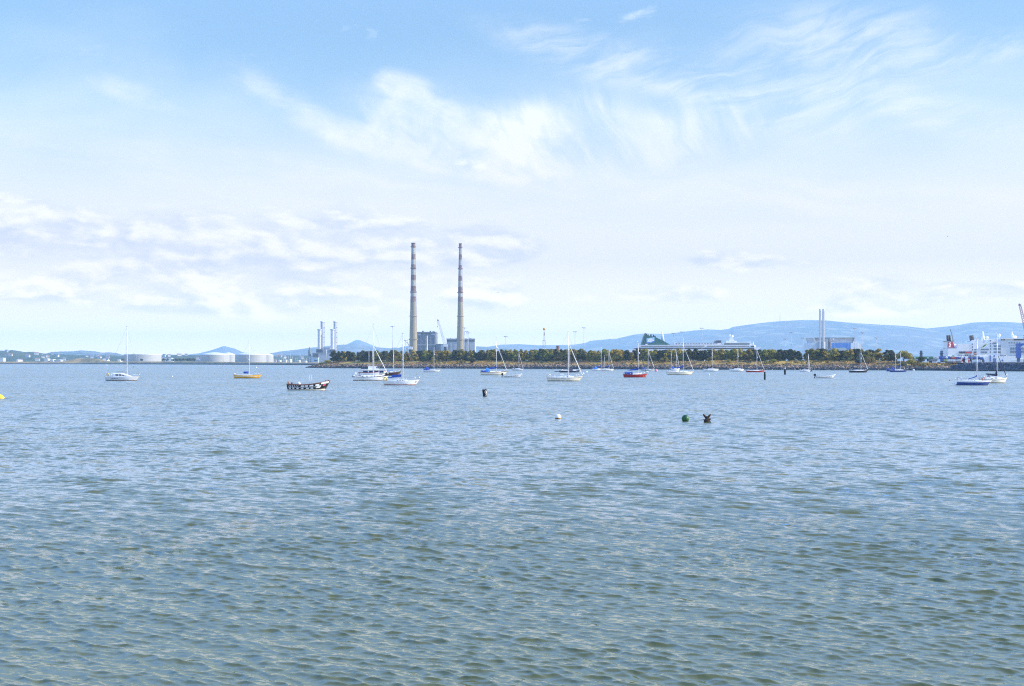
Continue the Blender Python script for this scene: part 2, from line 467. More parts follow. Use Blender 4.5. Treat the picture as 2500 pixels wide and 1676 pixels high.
# ------------------------------------------------------------------ land and hills
def grid_mesh(name, cols, m, kind='structure', label=None, smooth=True):
    """cols: list of equal-length lists of points"""
    n = len(cols[0]); vs = [tuple(p) for c in cols for p in c]
    fs = [(i * n + j, (i + 1) * n + j, (i + 1) * n + j + 1, i * n + j + 1) for i in range(len(cols) - 1) for j in range(n - 1)]
    b = MB(); b.add(vs, fs, 0, smooth)
    o = b.build(name, m)
    if o.data.polygons[0].normal.z < 0: o.data.flip_normals()
    return tag(o, label, None, None, kind)

from mathutils import noise as mnoise
def nz(x, y, s, o=0.0, oct=4):
    return mnoise.fractal(Vector((x * s, y * s, o)), 0.9, 2.0, oct)

# shoreline of the wooded bank: (photo column, row of the water's edge)
SHORE = [(747, 898.6), (800, 899.0), (1000, 899.9), (1150, 900.5), (1300, 901.0), (1600, 902.4), (1900, 903.5), (2100, 904.2), (2240, 904.9), (2330, 906.0), (2500, 907.2), (2800, 909)]
def shoreD(px): return dist(interp(SHORE, px))
WALL = [(-1200, 889.3), (0, 889.6), (200, 889.8), (400, 890.3), (600, 891.1), (760, 892.0), (860, 892.4)]
def wallD(px): return dist(interp(WALL, px))

def land_material():
    m = bpy.data.materials.new('dry_land'); m.use_nodes = True
    g = G(m.node_tree); b = m.node_tree.nodes['Principled BSDF']
    geo = g.n('ShaderNodeNewGeometry')
    n = g.noise(geo.outputs['Position'], 0.02, 5, 0.6)
    c = g.mix(g.ramp(n, 0.35, 0.65), rgb(0.16, 0.15, 0.07), rgb(0.30, 0.27, 0.18))
    g.t.links.new(c, b.inputs['Base Color']); b.inputs['Roughness'].default_value = 0.9
    return m
LAND = land_material()

def build_ground():
    cols = []
    for px in list(range(-1200, 740, 60)) + list(range(740, 900, 10)) + list(range(900, 3300, 60)):
        if px < 790: d0 = wallD(px) + 25
        elif px < 830: d0 = wallD(790) + 25 + (shoreD(830) + 70 - wallD(790) - 25) * (px - 790) / 40
        else: d0 = shoreD(px) + 70
        z0 = 3.6 if px < 790 else 4.2
        cols.append([(X(px, d), d, z0 - (0.4 if d > 5000 else 0)) for d in (d0, max(d0 * 1.3, 1500), max(d0 * 1.5, 2300), 4000, 8000, 15000, 21000)])
    grid_mesh('ground', cols, LAND, label='flat reclaimed port land behind the shore')
build_ground()

def hill_material(name, a, b_, c_, sc):
    m = bpy.data.materials.new(name); m.use_nodes = True
    g = G(m.node_tree); b = m.node_tree.nodes['Principled BSDF']
    geo = g.n('ShaderNodeNewGeometry')
    pos = geo.outputs['Position']
    sp = g.n('ShaderNodeSeparateXYZ'); g.t.links.new(pos, sp.inputs[0])
    n = g.noise(pos, sc, 6, 0.6, 0.4)
    n2 = g.noise(pos, sc * 5, 4, 0.6)
    c = g.mix(g.ramp(n, 0.38, 0.62), a, b_)
    vor = g.n('ShaderNodeTexVoronoi'); vor.inputs['Scale'].default_value = sc * 6.5; vor.inputs['Randomness'].default_value = 1
    g.t.links.new(pos, vor.inputs['Vector'])
    sv = g.n('ShaderNodeSeparateColor'); g.t.links.new(vor.outputs['Color'], sv.inputs[0])
    field = g.m('MULTIPLY', g.ramp(sv.outputs[0], 0.74, 0.8), g.ramp(n2, 0.4, 0.55))
    c = g.mix(g.m('MULTIPLY', field, 0.38), c, c_)
    c = g.mix(g.ramp(n2, 0.35, 0.7, 0.0, 0.35), c, rgb(0.03, 0.05, 0.03))
    g.t.links.new(c, b.inputs['Base Color']); b.inputs['Roughness'].default_value = 1.0; b.inputs['Specular IOR Level'].default_value = 0.1
    return m

def hill_pt(prof, D, depth, px, t, rough=0.03, front=0.55):
    top = max(0.0, Z(interp(prof, px), D))
    d = D + depth * (t - front)
    s = t / front if t < front else (1 - t) / (1 - front)
    xx = X(px, D) + (d - D) * (px - CX) / F
    h = top * math.sin(max(0, s) * math.pi / 2) ** 1.3
    h += top * rough * nz(xx, d, 1 / 900 if D > 7000 else 1 / 260, D * 0.01) * (1.0 if s < 0.97 else 0.35) * min(1, s * 3)
    return Vector((xx, d, max(h, -0.5)))
def hill(prof, D, depth, name, m, label, rough=0.03, step=6, rows=14, front=0.55):
    """a range of hills: skyline from the profile, falling to the plain in front and behind"""
    cols = []
    px = prof[0][0]
    while px <= prof[-1][0]:
        cols.append([hill_pt(prof, D, depth, px, j / (rows - 1), rough, front) for j in range(rows)]); px += step
    return grid_mesh(name, cols, m, label=label)

GREEN = hill_material('hill_heath', rgb(0.06, 0.07, 0.05), rgb(0.15, 0.13, 0.11), rgb(0.55, 0.50, 0.32), 1 / 700)
hill([(1080, 884), (1110, 858), (1160, 847), (1188, 847.6), (1224, 842), (1269, 841), (1314, 843.6), (1360, 843), (1400, 842), (1433, 837), (1440, 832.6), (1470, 830), (1505, 827.5), (1551, 817.5), (1575, 815), (1623, 816), (1645, 813.6), (1690, 808), (1726, 805.2), (1762, 807), (1790, 812), (1830, 822), (1900, 884)],
     15500, 5200, 'hill', GREEN, 'pale blue hill rising behind the green funnelled ferry')
hill([(1500, 884), (1560, 866), (1640, 836), (1700, 818), (1745, 809), (1781, 803.7), (1789, 799), (1837, 792), (1870, 788), (1905, 785), (1966, 781.8), (2013, 783.6), (2112, 791), (2205, 796.4), (2259, 802.8), (2300, 812), (2400, 830), (2560, 884)],
     14000, 5000, 'hill', GREEN, 'broad rounded mountain behind the twin grey stacks')
hill([(2120, 884), (2180, 836), (2230, 812), (2259, 803), (2320, 797), (2341, 794.6), (2373, 788.8), (2412, 787), (2466, 787.5), (2500, 790), (2620, 800), (2800, 815), (3100, 850), (3300, 884)],
     14600, 5000, 'hill', GREEN, 'rounded mountain rising behind the white ferry')
hill([(395, 884), (430, 872), (463, 865.7), (486, 863), (515, 856), (533, 850), (542, 846.4), (546, 845.6), (551, 846.6), (571, 851), (588, 858.5), (597, 861.5), (640, 875), (680, 884)],
     15500, 5500, 'hill', GREEN, 'small pointed hill behind the domed tanks', 0.02, 4)
hill([(590, 884), (625, 868), (657, 864), (687, 858.5), (732, 853.5), (754, 850), (793, 846), (822, 843), (849, 841.5), (872, 842.4), (916, 847.7), (933, 849.5), (955, 851), (964, 848.6), (972, 850.5), (987, 846), (1030, 845), (1090, 845), (1160, 846), (1240, 850), (1330, 884)],
     12500, 5200, 'hill', GREEN, 'long low hill behind the tall slim stacks', 0.03, 4)
hill([(790, 884), (820, 856), (849, 840.5), (862, 834), (870, 830.2), (880, 831.4), (898, 838.8), (916, 846), (940, 856), (985, 884)],
     17500, 5500, 'hill', GREEN, 'distant cone shaped peak left of the tall striped chimneys', 0.015, 3)
hill([(70, 884), (108, 865), (126, 860), (153, 858.3), (180, 858.3), (199, 855.6), (215, 857), (233, 858.3), (251, 861.6), (266, 860.4), (287, 863), (295, 866), (330, 872), (420, 884)],
     10500, 4200, 'hill', GREEN, 'low blue hill beyond the town, behind the grassy mound', 0.05, 4)
TOWN = [(-900, 884), (-300, 862), (-100, 858), (0, 857.4), (20, 857.6), (27, 855.8), (38, 857), (60, 860.5), (84, 860.5), (108, 864.5), (162, 868), (205, 869), (240, 871), (262, 868.5), (300, 870.5), (380, 869.5), (412, 867), (445, 867.5), (470, 868), (520, 871), (640, 872), (700, 869), (800, 869), (900, 874), (1000, 884)]
WOODS = hill_material('hill_woods', rgb(0.030, 0.050, 0.022), rgb(0.06, 0.075, 0.03), rgb(0.2, 0.2, 0.12), 1 / 160)
hill(TOWN, 5600, 2100, 'hill', WOODS, 'wooded hillside dotted with white houses across the bay', 0.11, 1.6, 34, 0.75)

# the low sea wall and grassy bank far across the water
def bank_material(name, z_wet, z_rock, rockc, grass_a, grass_b, sc=0.25):
    m = bpy.data.materials.new(name); m.use_nodes = True
    g = G(m.node_tree); b = m.node_tree.nodes['Principled BSDF']
    geo = g.n('ShaderNodeNewGeometry'); pos = geo.outputs['Position']
    sp = g.n('ShaderNodeSeparateXYZ'); g.t.links.new(pos, sp.inputs[0])
    n = g.noise(pos, sc, 5, 0.65, 0.3)
    n2 = g.noise(pos, sc * 0.22, 4, 0.6)
    zz = g.m('ADD', sp.outputs[2], g.m('MULTIPLY', g.m('SUBTRACT', n, 0.5), 2.4))
    rock = g.mix(g.ramp(n, 0.35, 0.65), tuple(c * 0.6 for c in rockc[:3]) + (1,), rockc)
    grass = g.mix(g.ramp(n2, 0.40, 0.60), grass_a, grass_b)
    grass = g.mix(g.ramp(n, 0.5, 0.72, 0, 0.65), grass, rgb(0.055, 0.06, 0.022))
    c = g.mix(g.ramp(zz, z_rock - 0.35, z_rock + 0.35), rock, grass)
    c = g.mix(g.ramp(g.m('ADD', sp.outputs[2], g.m('MULTIPLY', n, 0.4)), z_wet - 0.1, z_wet + 0.35), rgb(0.010, 0.011, 0.010), c)
    g.t.links.new(c, b.inputs['Base Color']); b.inputs['Roughness'].default_value = 0.95; b.inputs['Specular IOR Level'].default_value = 0.2
    bp = g.n('ShaderNodeBump'); bp.inputs['Strength'].default_value = 0.6; bp.inputs['Distance'].default_value = 0.5
    g.t.links.new(n, bp.inputs['Height']); g.t.links.new(bp.outputs[0], b.inputs['Normal'])
    return m
FAR_BANK = bank_material('far_bank', 1.3, 2.6, rgb(0.22, 0.20, 0.17), rgb(0.40, 0.27, 0.10), rgb(0.27, 0.19, 0.08), 0.12)

def build_far_bank():
    cols = []
    MOUND = [(150, 0), (168, 0.5), (185, 0.95), (210, 1.0), (240, 0.85), (258, 0.25), (280, 0)]
    top = [(-1200, 5.2), (150, 5.2), (300, 5.4), (420, 5.6), (520, 5.0), (600, 4.2), (700, 3.9), (800, 3.9)]
    px = -1200
    while px <= 800:
        d = wallD(px); t = interp(top, px); mo = interp(MOUND, px) * 6.6
        jag = 0.35 * nz(px, 0, 0.11)
        prof = [(-4, -1.2), (0, 0.0), (3, 1.5), (6, 2.7 + jag), (11, t * 0.8 + jag), (17, t + jag), (26, t + mo * 0.6), (36, t + mo), (50, t + mo * 0.8), (75, 3.5)]
        cols.append([(X(px, d + a), d + a, z) for a, z in prof]); px += 4
    grid_mesh('embankment', cols, FAR_BANK, label='low stone and grass embankment far across the water')
build_far_bank()

# the wooded bank
BANK = bank_material('near_bank', 0.9, 2.7, rgb(0.11, 0.08, 0.06), rgb(0.40, 0.26, 0.055), rgb(0.19, 0.105, 0.04), 0.22)  # rock kept dark beneath the boulders, shade of their gaps in its colour
def bank_h(px, a):
    """height of the bank a metres inland of the water's edge"""
    top = interp([(747, 0.2), (765, 2.2), (790, 4.3), (830, 5.4), (1400, 5.6), (2150, 5.4), (2230, 4.6), (2300, 3.6), (2345, 3.2), (2800, 3.2)], px)
    prof = [(-6, -2.0), (0, -0.1), (3, 1.1), (7, 2.3), (10, 2.9), (16, 3.9), (23, 5.0), (28, 5.6), (90, 5.6)]
    h = interp(prof, a)
    return min(h, h * top / 5.6 + 0.0) if h > 0 else h
def build_bank():
    cols = []
    px = 741.0
    while px <= 2360:
        d = shoreD(px); col = []
        for a in (-6, -2, 0, 1.5, 3, 5, 7, 9, 12, 15, 18, 21, 24, 28, 34, 45, 60, 80):
            jx = 1.2 * nz(px, 3, 0.09)
            z = bank_h(px, a) + (0.35 * nz(px * 0.5, a, 0.35, 4.0) if 0 < a < 40 else 0)
            if px < 747: z = -2
            col.append((X(px, d + a + jx), d + a + jx, z))
        cols.append(col); px += 1.5
    grid_mesh('terrain', cols, BANK, label='grassy bank with a belt of trees along its top')
build_bank()

def stones(name, n, place, m, label, seed, smin=0.35, smax=0.95):
    """riprap: thousands of broken blocks nobody could count"""
    rnd = random.Random(seed); b = MB()
    ico = bmesh.new(); bmesh.ops.create_icosphere(ico, subdivisions=1, radius=1.0)
    base = [v.co.copy() for v in ico.verts]; fc = [tuple(v.index for v in f.verts) for f in ico.faces]; ico.free()
    for _ in range(n):
        p = place(rnd)
        if p is None: continue
        s = rnd.uniform(smin, smax) * (1.25 if rnd.random() < 0.12 else 1)
        q = Quaternion((rnd.gauss(0, 1), rnd.gauss(0, 1), rnd.gauss(0, 1), rnd.gauss(0, 1))).normalized()
        sx, sy, sz = s * rnd.uniform(0.8, 1.3), s * rnd.uniform(0.8, 1.3), s * rnd.uniform(0.55, 0.9)
        b.add([p + q @ Vector((v.x * sx * rnd.uniform(.8, 1.2), v.y * sy * rnd.uniform(.8, 1.2), v.z * sz * rnd.uniform(.8, 1.2))) for v in base], fc, 0)
    o = b.build(name, m, fix=False)
    return tag(o, label, None, None, 'stuff')
ROCK = mat('shore_rock', (0.20, 0.138, 0.088), 0.9, 0.3, 0.4, island=0.8, coord='Object')
ROCK_WET = mat('wet_rock', (0.018, 0.017, 0.016), 0.5, 0.3, 0.5, island=0.4)
def pl(lo, hi, a0, a1):
    def f(rnd):
        px = rnd.uniform(lo, hi); a = rnd.uniform(a0, a1); d = shoreD(px)
        if px < 752 and a > 3: return None
        return Vector((X(px, d + a), d + a, bank_h(px, a) + rnd.uniform(-0.15, 0.35)))
    return f
stones('rocks', 8500, pl(752, 2352, 1.9, 7.8), ROCK, 'tumbled pale riprap boulders along the foot of the wooded bank', 4)
stones('rocks', 4200, pl(746, 2352, -1.2, 2.3), ROCK_WET, 'dark weedy boulders at the waterline of the wooded bank', 5, 0.4, 0.9)

def tufts(n, seed, label, m, a0, a1, lo=770, hi=2345, pick=None, h=(0.3, 0.8)):
    rnd = random.Random(seed); b = MB()
    for _ in range(n):
        px = rnd.uniform(lo, hi); a = rnd.uniform(a0, a1); d = shoreD(px)
        if pick is not None and nz(px, a * 3, 0.03, pick) < 0.05: continue
        z = bank_h(px, a)
        if z < 2.2: continue
        c = Vector((X(px, d + a), d + a, z - 0.1)); hh = rnd.uniform(*h)
        for k in range(5):
            w = rnd.uniform(0, 6.28); r = rnd.uniform(0.1, 0.5); lean = Vector((math.cos(w), math.sin(w), 0))
            side = Vector((-lean.y, lean.x, 0)) * 0.22
            p = c + lean * r * 0.4
            b.add([p - side, p + side, p + lean * r + Vector((0, 0, hh))], [(0, 1, 2)])
    return tag(b.build('grass', m, fix=False), label, None, None, 'stuff')
tufts(7000, 7, 'dry golden grass on the slope of the bank', mat('straw_grass', (0.42, 0.28, 0.075), 0.9, 0.25, 0.1, island=0.35), 9, 30, pick=1.0)
tufts(5000, 8, 'brown and olive weeds on the slope of the bank', mat('weed', (0.10, 0.075, 0.028), 0.9, 0.3, 0.1, island=0.4), 8, 32, pick=9.0)

# ------------------------------------------------------------------ boats
def paint(name, c, rough=0.35, var=0.06): return mat(name, c, rough, var, 1.3, spec=0.5)
WHITE = paint('white_gelcoat', (0.80, 0.79, 0.76)); CREAM = paint('cream_gelcoat', (0.78, 0.73, 0.60)); GREYW = paint('greyed_gelcoat', (0.62, 0.63, 0.63))
BLUE = paint('blue_paint', (0.014, 0.05, 0.24)); NAVY = paint('navy_paint', (0.012, 0.018, 0.06)); RED = paint('red_paint', (0.33, 0.012, 0.010)); BLACK = paint('black_paint', (0.010, 0.009, 0.010))
YELLOW = paint('yellow_paint', (0.66, 0.37, 0.035)); BROWN = paint('brown_antifoul', (0.10, 0.045, 0.02), 0.8, 0.3); DKRED = paint('red_antifoul', (0.30, 0.03, 0.02), 0.7, 0.2); DARKSTRIPE = paint('dark_stripe', (0.03, 0.03, 0.045)); DKBROWN = paint('dark_brown_paint', (0.05, 0.018, 0.012))
WEED = paint('weedy_antifoul', (0.035, 0.035, 0.02), 0.9, 0.4)
CLOTH = mat('blue_canvas', (0.012, 0.06, 0.32), 0.85, 0.18, 3.0, bump=0.3); CLOTHN = mat('navy_canvas', (0.012, 0.016, 0.05), 0.85, 0.2, 3.0, bump=0.3); CLOTHL = mat('light_blue_canvas', (0.02, 0.16, 0.55), 0.85, 0.2, 3.0, bump=0.3)
SAILW = mat('white_sailcloth', (0.78, 0.76, 0.72), 0.8, 0.08, 4.0); SAILR = mat('tan_sailcloth', (0.30, 0.14, 0.09), 0.8, 0.2, 4.0)
ALU = mat('mast_alloy', (0.72, 0.71, 0.70), 0.35, 0.05, 1.0, metal=0.2); STEEL = mat('stainless', (0.55, 0.55, 0.55), 0.3, 0.05, 1.0, metal=0.8); WIRE = mat('wire_rope', (0.30, 0.29, 0.28), 0.5, 0.1, 1.0, metal=0.4)
GLASS = mat('dark_window', (0.012, 0.014, 0.02), 0.08, 0.1, 1.0, spec=0.7); WOOD = mat('varnished_wood', (0.20, 0.085, 0.03), 0.4, 0.3, 4.0, stretch=(0.3, 3, 3)); TEAK = mat('grey_deck', (0.42, 0.40, 0.37), 0.8, 0.12, 2.0)
ORANGE = paint('orange_plastic', (0.7, 0.13, 0.02)); LIFEY = paint('yellow_plastic', (0.75, 0.55, 0.08)); ROPE = mat('rope', (0.30, 0.27, 0.22), 0.9, 0.2, 5.0); PINK = paint('pink_paint', (0.62, 0.10, 0.20)); RUBBER = paint('black_rubber', (0.012, 0.012, 0.013), 0.7)
INNER = paint('pinkish_inside_paint', (0.26, 0.12, 0.10), 0.6, 0.2)

BEAM = [(0, .64), (.12, .80), (.32, .97), (.48, 1), (.66, .90), (.8, .66), (.9, .40), (.97, .15), (1, .03)]
class Hull:
    """lofted hull: x along its length, bow to +x, waterline at z = 0"""
    def __init__(s, L, B, fb, bow=0.9, stern=0.25, rise=0.22, dip=0.10, beam=BEAM, depth=0.5):
        s.L, s.B, s.fb, s.ob, s.os, s.rise, s.dip, s.beam, s.depth = L, B, fb, bow, stern, rise, dip, beam, depth
    def half(s, t): return s.B / 2 * interp(s.beam, t)
    def sheer(s, t): return s.fb * (1 - s.dip * math.sin(math.pi * t) + s.rise * max(0, t - 0.35) ** 1.6 / 0.5)
    def pt(s, t, f, side=1, out=0.0):
        """a point of the side: f = 1 at the sheer, 0 at the waterline"""
        zs = s.sheer(t); z = f * zs
        w = interp([(-0.6, .35), (-0.2, .76), (0.0, .84), (0.15, .90), (.5, .975), (.86, .995), (1, 1)], f)
        x = -s.L / 2 + t * s.L
        x -= s.ob * (1 - f) * max(0, (t - .55) / .45) ** 2
        x += s.os * (1 - f) * max(0, (.35 - t) / .35) ** 1.5
        return Vector((x, side * (s.half(t) * w + out), z))
    def mesh(s, b, kstripe=0, khull=0, kboot=1, kbot=2, boot=0.14, f_str=0.84, nt=15):
        rings = []
        for i in range(nt):
            t = i / (nt - 1); zs = s.sheer(t)
            fr = [1.0, f_str, 0.5, boot / zs, -0.03]
            side = [s.pt(t, f, 1) for f in fr]
            low = s.pt(t, -0.03, 1); low = Vector((low.x, low.y * 0.55, -s.depth * (0.9 if t < .8 else 0.6)))
            keel = Vector((low.x, 0, -s.depth))
            rings.append(side + [low, keel] + [Vector((p.x, -p.y, p.z)) for p in reversed(side + [low])])
        krow = [kstripe, khull, khull, kboot, kbot, kbot]; krow = krow + krow[::-1]
        b.loft(rings, 0, closed=False, caps=False, smooth=True, krow=krow + [khull])
        r0 = rings[0]; o = len(b.v); b.v += [tuple(p) for p in r0]
        n = len(r0)
        b.f.append(tuple(range(o, o + n))); b.k.append(khull); b.sm.append(False)
        return b
    def deck(s, b, inset=0.05, drop=0.06, t0=0.0, t1=0.995, nt=13, k=0):
        vs = []
        for i in range(nt):
            t = t0 + (t1 - t0) * i / (nt - 1); p = s.pt(t, 1.0)
            y = max(0.01, p.y - inset); z = p.z - drop
            vs += [(p.x, y, z), (p.x, 0, z + 0.06), (p.x, -y, z)]
        fs = []
        for i in range(nt - 1):
            a = i * 3; fs += [(a, a + 3, a + 4, a + 1), (a + 1, a + 4, a + 5, a + 2)]
        b.add(vs, fs, k, True); return b
    def patch(s, b, t0, t1, f0, f1, k, skew=0.0, n=4, out=0.012):
        """a painted panel following the side nearest the camera and the far side"""
        for side in (-1, 1):
            vs = []
            for i in range(n + 1):
                u = i / n; t = t0 + (t1 - t0) * u
                vs += [s.pt(t, f0, side, out), s.pt(t + skew, f1, side, out)]
            b.add(vs, [(2 * i, 2 * i + 2, 2 * i + 3, 2 * i + 1) for i in range(n)], k, True)

def cabin(h, b, t0, t1, wf, ht, rake=0.16, back=0.05, k=0):
    rings = []
    for u, hh in ((0, 0.0), (back, .92), (.3, 1.0), (1 - rake * 2.2, .92), (1 - rake, .70), (1.0, 0.02)):
        t = t0 + (t1 - t0) * u; zd = h.sheer(t) - 0.06; w = h.half(t) * wf; x = -h.L / 2 + t * h.L
        rings.append([(x, w, zd), (x, w * .93, zd + ht * hh * .8), (x, w * .72, zd + ht * hh), (x, 0, zd + ht * hh * 1.08), (x, -w * .72, zd + ht * hh), (x, -w * .93, zd + ht * hh * .8), (x, -w, zd)])
    b.loft(rings, k, closed=False, caps=True, smooth=False)
def cabin_window(h, par, t0, t1, wf, z0, z1, name='window', m=None):
    """one long light on each side of the coachroof"""
    zd = h.sheer((t0 + t1) / 2) - 0.06
    for sd_ in (1, -1):
        b = MB(); p = []
        for t in (t0, t1):
            x = -h.L / 2 + t * h.L; w = h.half(t) * wf
            p += [(x, sd_ * (w * .96 + .012), zd + z0), (x + (0.04 if t == t0 else -0.06), sd_ * (w * .935 + .012), zd + z1)]
        q = [(a, y - sd_ * 0.03, z) for a, y, z in p]
        b.add(p + q, [(0, 2, 3, 1), (0, 2, 6, 4), (1, 3, 7, 5), (0, 1, 5, 4), (2, 3, 7, 6)])
        b.build(name, m or GLASS, par)

def sail_roll(b, p0, p1, r0, r1, k=0, lumps=5, sag=0.0, seed=1):
    rnd = random.Random(seed); pts, rs = [], []
    for i in range(lumps * 2 + 1):
        u = i / (lumps * 2); p = Vector(p0).lerp(Vector(p1), u); p.z -= sag * math.sin(math.pi * u)
        pts.append(p); rs.append((r0 + (r1 - r0) * u) * (1 + 0.12 * rnd.uniform(-1, 1)) * (0.5 if i in (0,) else 1))
    b.tube(pts, rs, 8, k)

def sailboat(label, px0, px1, y, mast, top, hull='w', boot='brown', stripe=None, yaw=0.0, D=None, fb=None, cabin_=(0.30, 0.74, 0.62, 0.42), wins=((.36, .44), (.46, .53), (.56, .6)), boom=None, cover=None, jib=None, hood=None, tent=None,
             mizzen=None, reflector=None, ring=None, beam=0.30, bow=None, stern=0.3, extras=(), deck=None, rails=True, spread=(0.5,), rise=0.22, trim=None, mastw=0.095, name='sailing_boat', group='sailing boats moored in the bay', antenna=False, roof=None, line=True, outboard=False):
    D = D or dist(y); s = D / F
    ww = (px1 - px0) * s; L = ww / math.cos(R(yaw)); B = L * beam + 0.3
    fb = fb or 0.095 * L + 0.12
    r = thing(name, label, 'sailing boat', (X((px0 + px1) / 2, D), D, 0), R(yaw), group)
    col = {'w': WHITE, 'c': CREAM, 'g': GREYW, 'b': BLUE, 'n': NAVY, 'r': RED, 'k': BLACK, 'y': YELLOW, 'd': DKBROWN}[hull]
    bt = {'brown': BROWN, 'red': DKRED, 'black': BLACK, 'weed': WEED, 'blue': BLUE, 'white': WHITE, 'navy': NAVY}[boot]
    h = Hull(L, B, fb, bow if bow is not None else 0.11 * L, stern, rise)
    b = h.mesh(MB(), 1 if stripe else 0, 0, 2, 2)
    if trim:                                                          # painted band along the side
        h.patch(b, 0.02, 0.985, trim[1], trim[2], 3, n=14, out=.035)
    b.build('hull', [col, stripe or col, bt, trim[0] if trim else col], r)
    h.deck(MB()).build('deck', deck or WHITE, r)
    cw = roof or WHITE
    if cabin_:
        t0, t1, wf, ht = cabin_
        cb = MB(); cabin(h, cb, t0, t1, wf, ht); co = cb.build('coachroof', cw, r)
        for a, c in wins: cabin_window(h, co, a, c, wf, ht * .28, ht * .68)
        for sd_ in (-1, 1):
            y0_, y1_ = sorted((sd_ * h.half(.2) * .72, sd_ * h.half(.2) * .55))
            MB().slab(-L / 2 + .08 * L, -L / 2 + t0 * L, y0_, y1_, h.sheer(.2) - .06, h.sheer(.2) + .18).build('cockpit_coaming', cw, r)
    def xl(px): return (px - (px0 + px1) / 2) * s / math.cos(R(yaw))
    zd = h.sheer(.55)
    def rig(mpx, mtop, nm, spread_, w):
        xm = xl(mpx); hm = (y - mtop) * s; tm = min(1, max(0, (xm + L / 2) / L))
        z0 = h.sheer(tm) - 0.1
        mo = MB().tube([(xm, 0, z0), (xm, 0, hm * .6), (xm, 0, hm)], [w, w, w * .72], 8).build(nm, ALU, r)
        MB().slab(xm - .22, xm + .10, -.05, .05, hm, hm + .10).tube([(xm - .1, 0, hm + .1), (xm - .1, 0, hm + .55)], .016, 5).build('masthead_gear', STEEL, mo)
        for q in spread_:
            MB().tube([(xm - .1, -h.half(tm) * .7, hm * q), (xm, 0, hm * q + .05), (xm - .1, h.half(tm) * .7, hm * q)], .03, 5).build('spreader', ALU, mo)
        return xm, hm, tm
    xm, hm, tm = rig(mast, top, 'mast', spread, mastw)
    wb = MB(); wr = .013
    hb = h.half(tm) * .95
    for sy in (-1, 1):
        wb.tube([(xm - .25, sy * hb, h.sheer(tm)), (xm - .1, sy * h.half(tm) * .7, hm * spread[-1]), (xm, 0, hm * .98)], wr, 4)
        wb.tube([(xm + .35, sy * hb * .95, h.sheer(tm)), (xm, 0, hm * spread[-1])], wr, 4)
    wb.tube([(-L / 2 + .1, 0, h.sheer(0) + .1), (xm, 0, hm)], wr, 4)
    wb.tube([(L / 2 - .15, 0, h.sheer(1) + .05), (xm, 0, hm * .97)], wr, 4)
    wb.build('rigging', WIRE, r)
    if boom:                                                          # (column of the after end, row at the end, row at the mast)
        e, ye, ym = boom
        p0 = Vector((xl(e), 0, (y - ye) * s)); p1 = Vector((xm - .08, 0, (y - ym) * s))
        bo = MB().tube([p0, p1], .055, 6).build('boom', ALU, r)
        if cover:
            m, r0, r1 = cover; cb = MB()
            sail_roll(cb, p0 + Vector((0.15, 0, .06)), p1 + Vector((-.02, 0, .10)), r0, r1, 0, 5, 0.03, int(px0))
            cb.tube([p1 + Vector((-.12, 0, 0)), p1 + Vector((-.06, 0, r1 * 3.6))], [r1 * 1.1, r1 * .45], 8)
            cb.build('sail_cover', m, bo)
    if mizzen:                                                        # (column, top row, boom end column or None)
        xz, hz, tz = rig(mizzen[0], mizzen[1], 'mizzen_mast', (0.55,), w=.055)
        if mizzen[2]:
            bo = MB().tube([(xz, 0, h.sheer(tz) + .75), (xl(mizzen[2]), 0, h.sheer(tz) + .75)], .04, 6).build('boom', ALU, r)
            cb = MB(); sail_roll(cb, (xl(mizzen[2]), 0, h.sheer(tz) + .8), (xz - .02, 0, h.sheer(tz) + .85), .09, .17, 0, 4, 0, 3); cb.build('sail_cover', cover[0] if cover else CLOTH, bo)
    if jib:                                                           # (material, radius, fraction of the mast)
        m, jr, fr = jib; cb = MB()
        a = Vector((L / 2 - .25, 0, h.sheer(.97) + .25)); e = Vector((xm + .05, 0, hm * fr))
        cb.tube([a, a.lerp(e, .08), a.lerp(e, .35), a.lerp(e, .75), a.lerp(e, .93), e], [.02, jr * 1.1, jr, jr * .8, jr * .55, .015], 7)
        cb.build('furled_jib', m, r)
    if hood:                                                          # canvas spray hood over the companionway
        m, x0, x1, hh = hood; w = h.half(.35) * .7; z0 = h.sheer(.35) + .1; rings = []
        for u, q in ((0, 1.0), (.45, .98), (.8, .72), (1, .35)):
            xx = xl(x0) + (xl(x1) - xl(x0)) * u
            rings.append([(xx, w * math.cos(a_), z0 + hh * q * math.sin(a_)) for a_ in [math.pi * i / 8 for i in range(9)]])
        MB().loft(rings, 0, closed=False, caps=False).build('spray_hood', m, r)
    if tent:                                                          # cockpit cover
        m, x0, x1, hh = tent; w = h.half(.22) * .82; z0 = h.sheer(.2) - .02; a, e = xl(x0), xl(x1)
        rings = [[(xx, w * sx, z0 + hh * q * zz) for sx, zz in ((1, 0), (.98, .75), (.6, .98), (0, 1.02), (-.6, .98), (-.98, .75), (-1, 0))] for xx, q in ((a - .2, 1.0), (a, 1.02), ((a + e) / 2, .93), (e, 1.0))]
        MB().loft(rings, 0, closed=False, caps=True, smooth=False).build('cockpit_cover', m, r)
    if rails:
        gb = MB(); rr = .016
        for sy in (-1, 1):
            top_ = []
            for t in (.02, .14, .3, .46, .62, .78, .9):
                p = h.pt(t, 1, sy); p.y -= sy * .06; top_.append(p + Vector((0, 0, .58))); gb.tube([p, p + Vector((0, 0, .58))], rr, 4)
            gb.tube(top_, .009, 4); gb.tube([p - Vector((0, 0, .28)) for p in top_], .008, 4)
        gb.build('guard_rail', STEEL, r)
        pb = MB(); pts = [h.pt(t, 1, 1) + Vector((0, -.05, .6)) for t in (.88, .94, .985)]
        pts = pts + [Vector((L / 2 + .05, 0, h.sheer(1) + .62))] + [Vector((p.x, -p.y, p.z)) for p in reversed(pts)]
        pb.tube(pts, .022, 5)
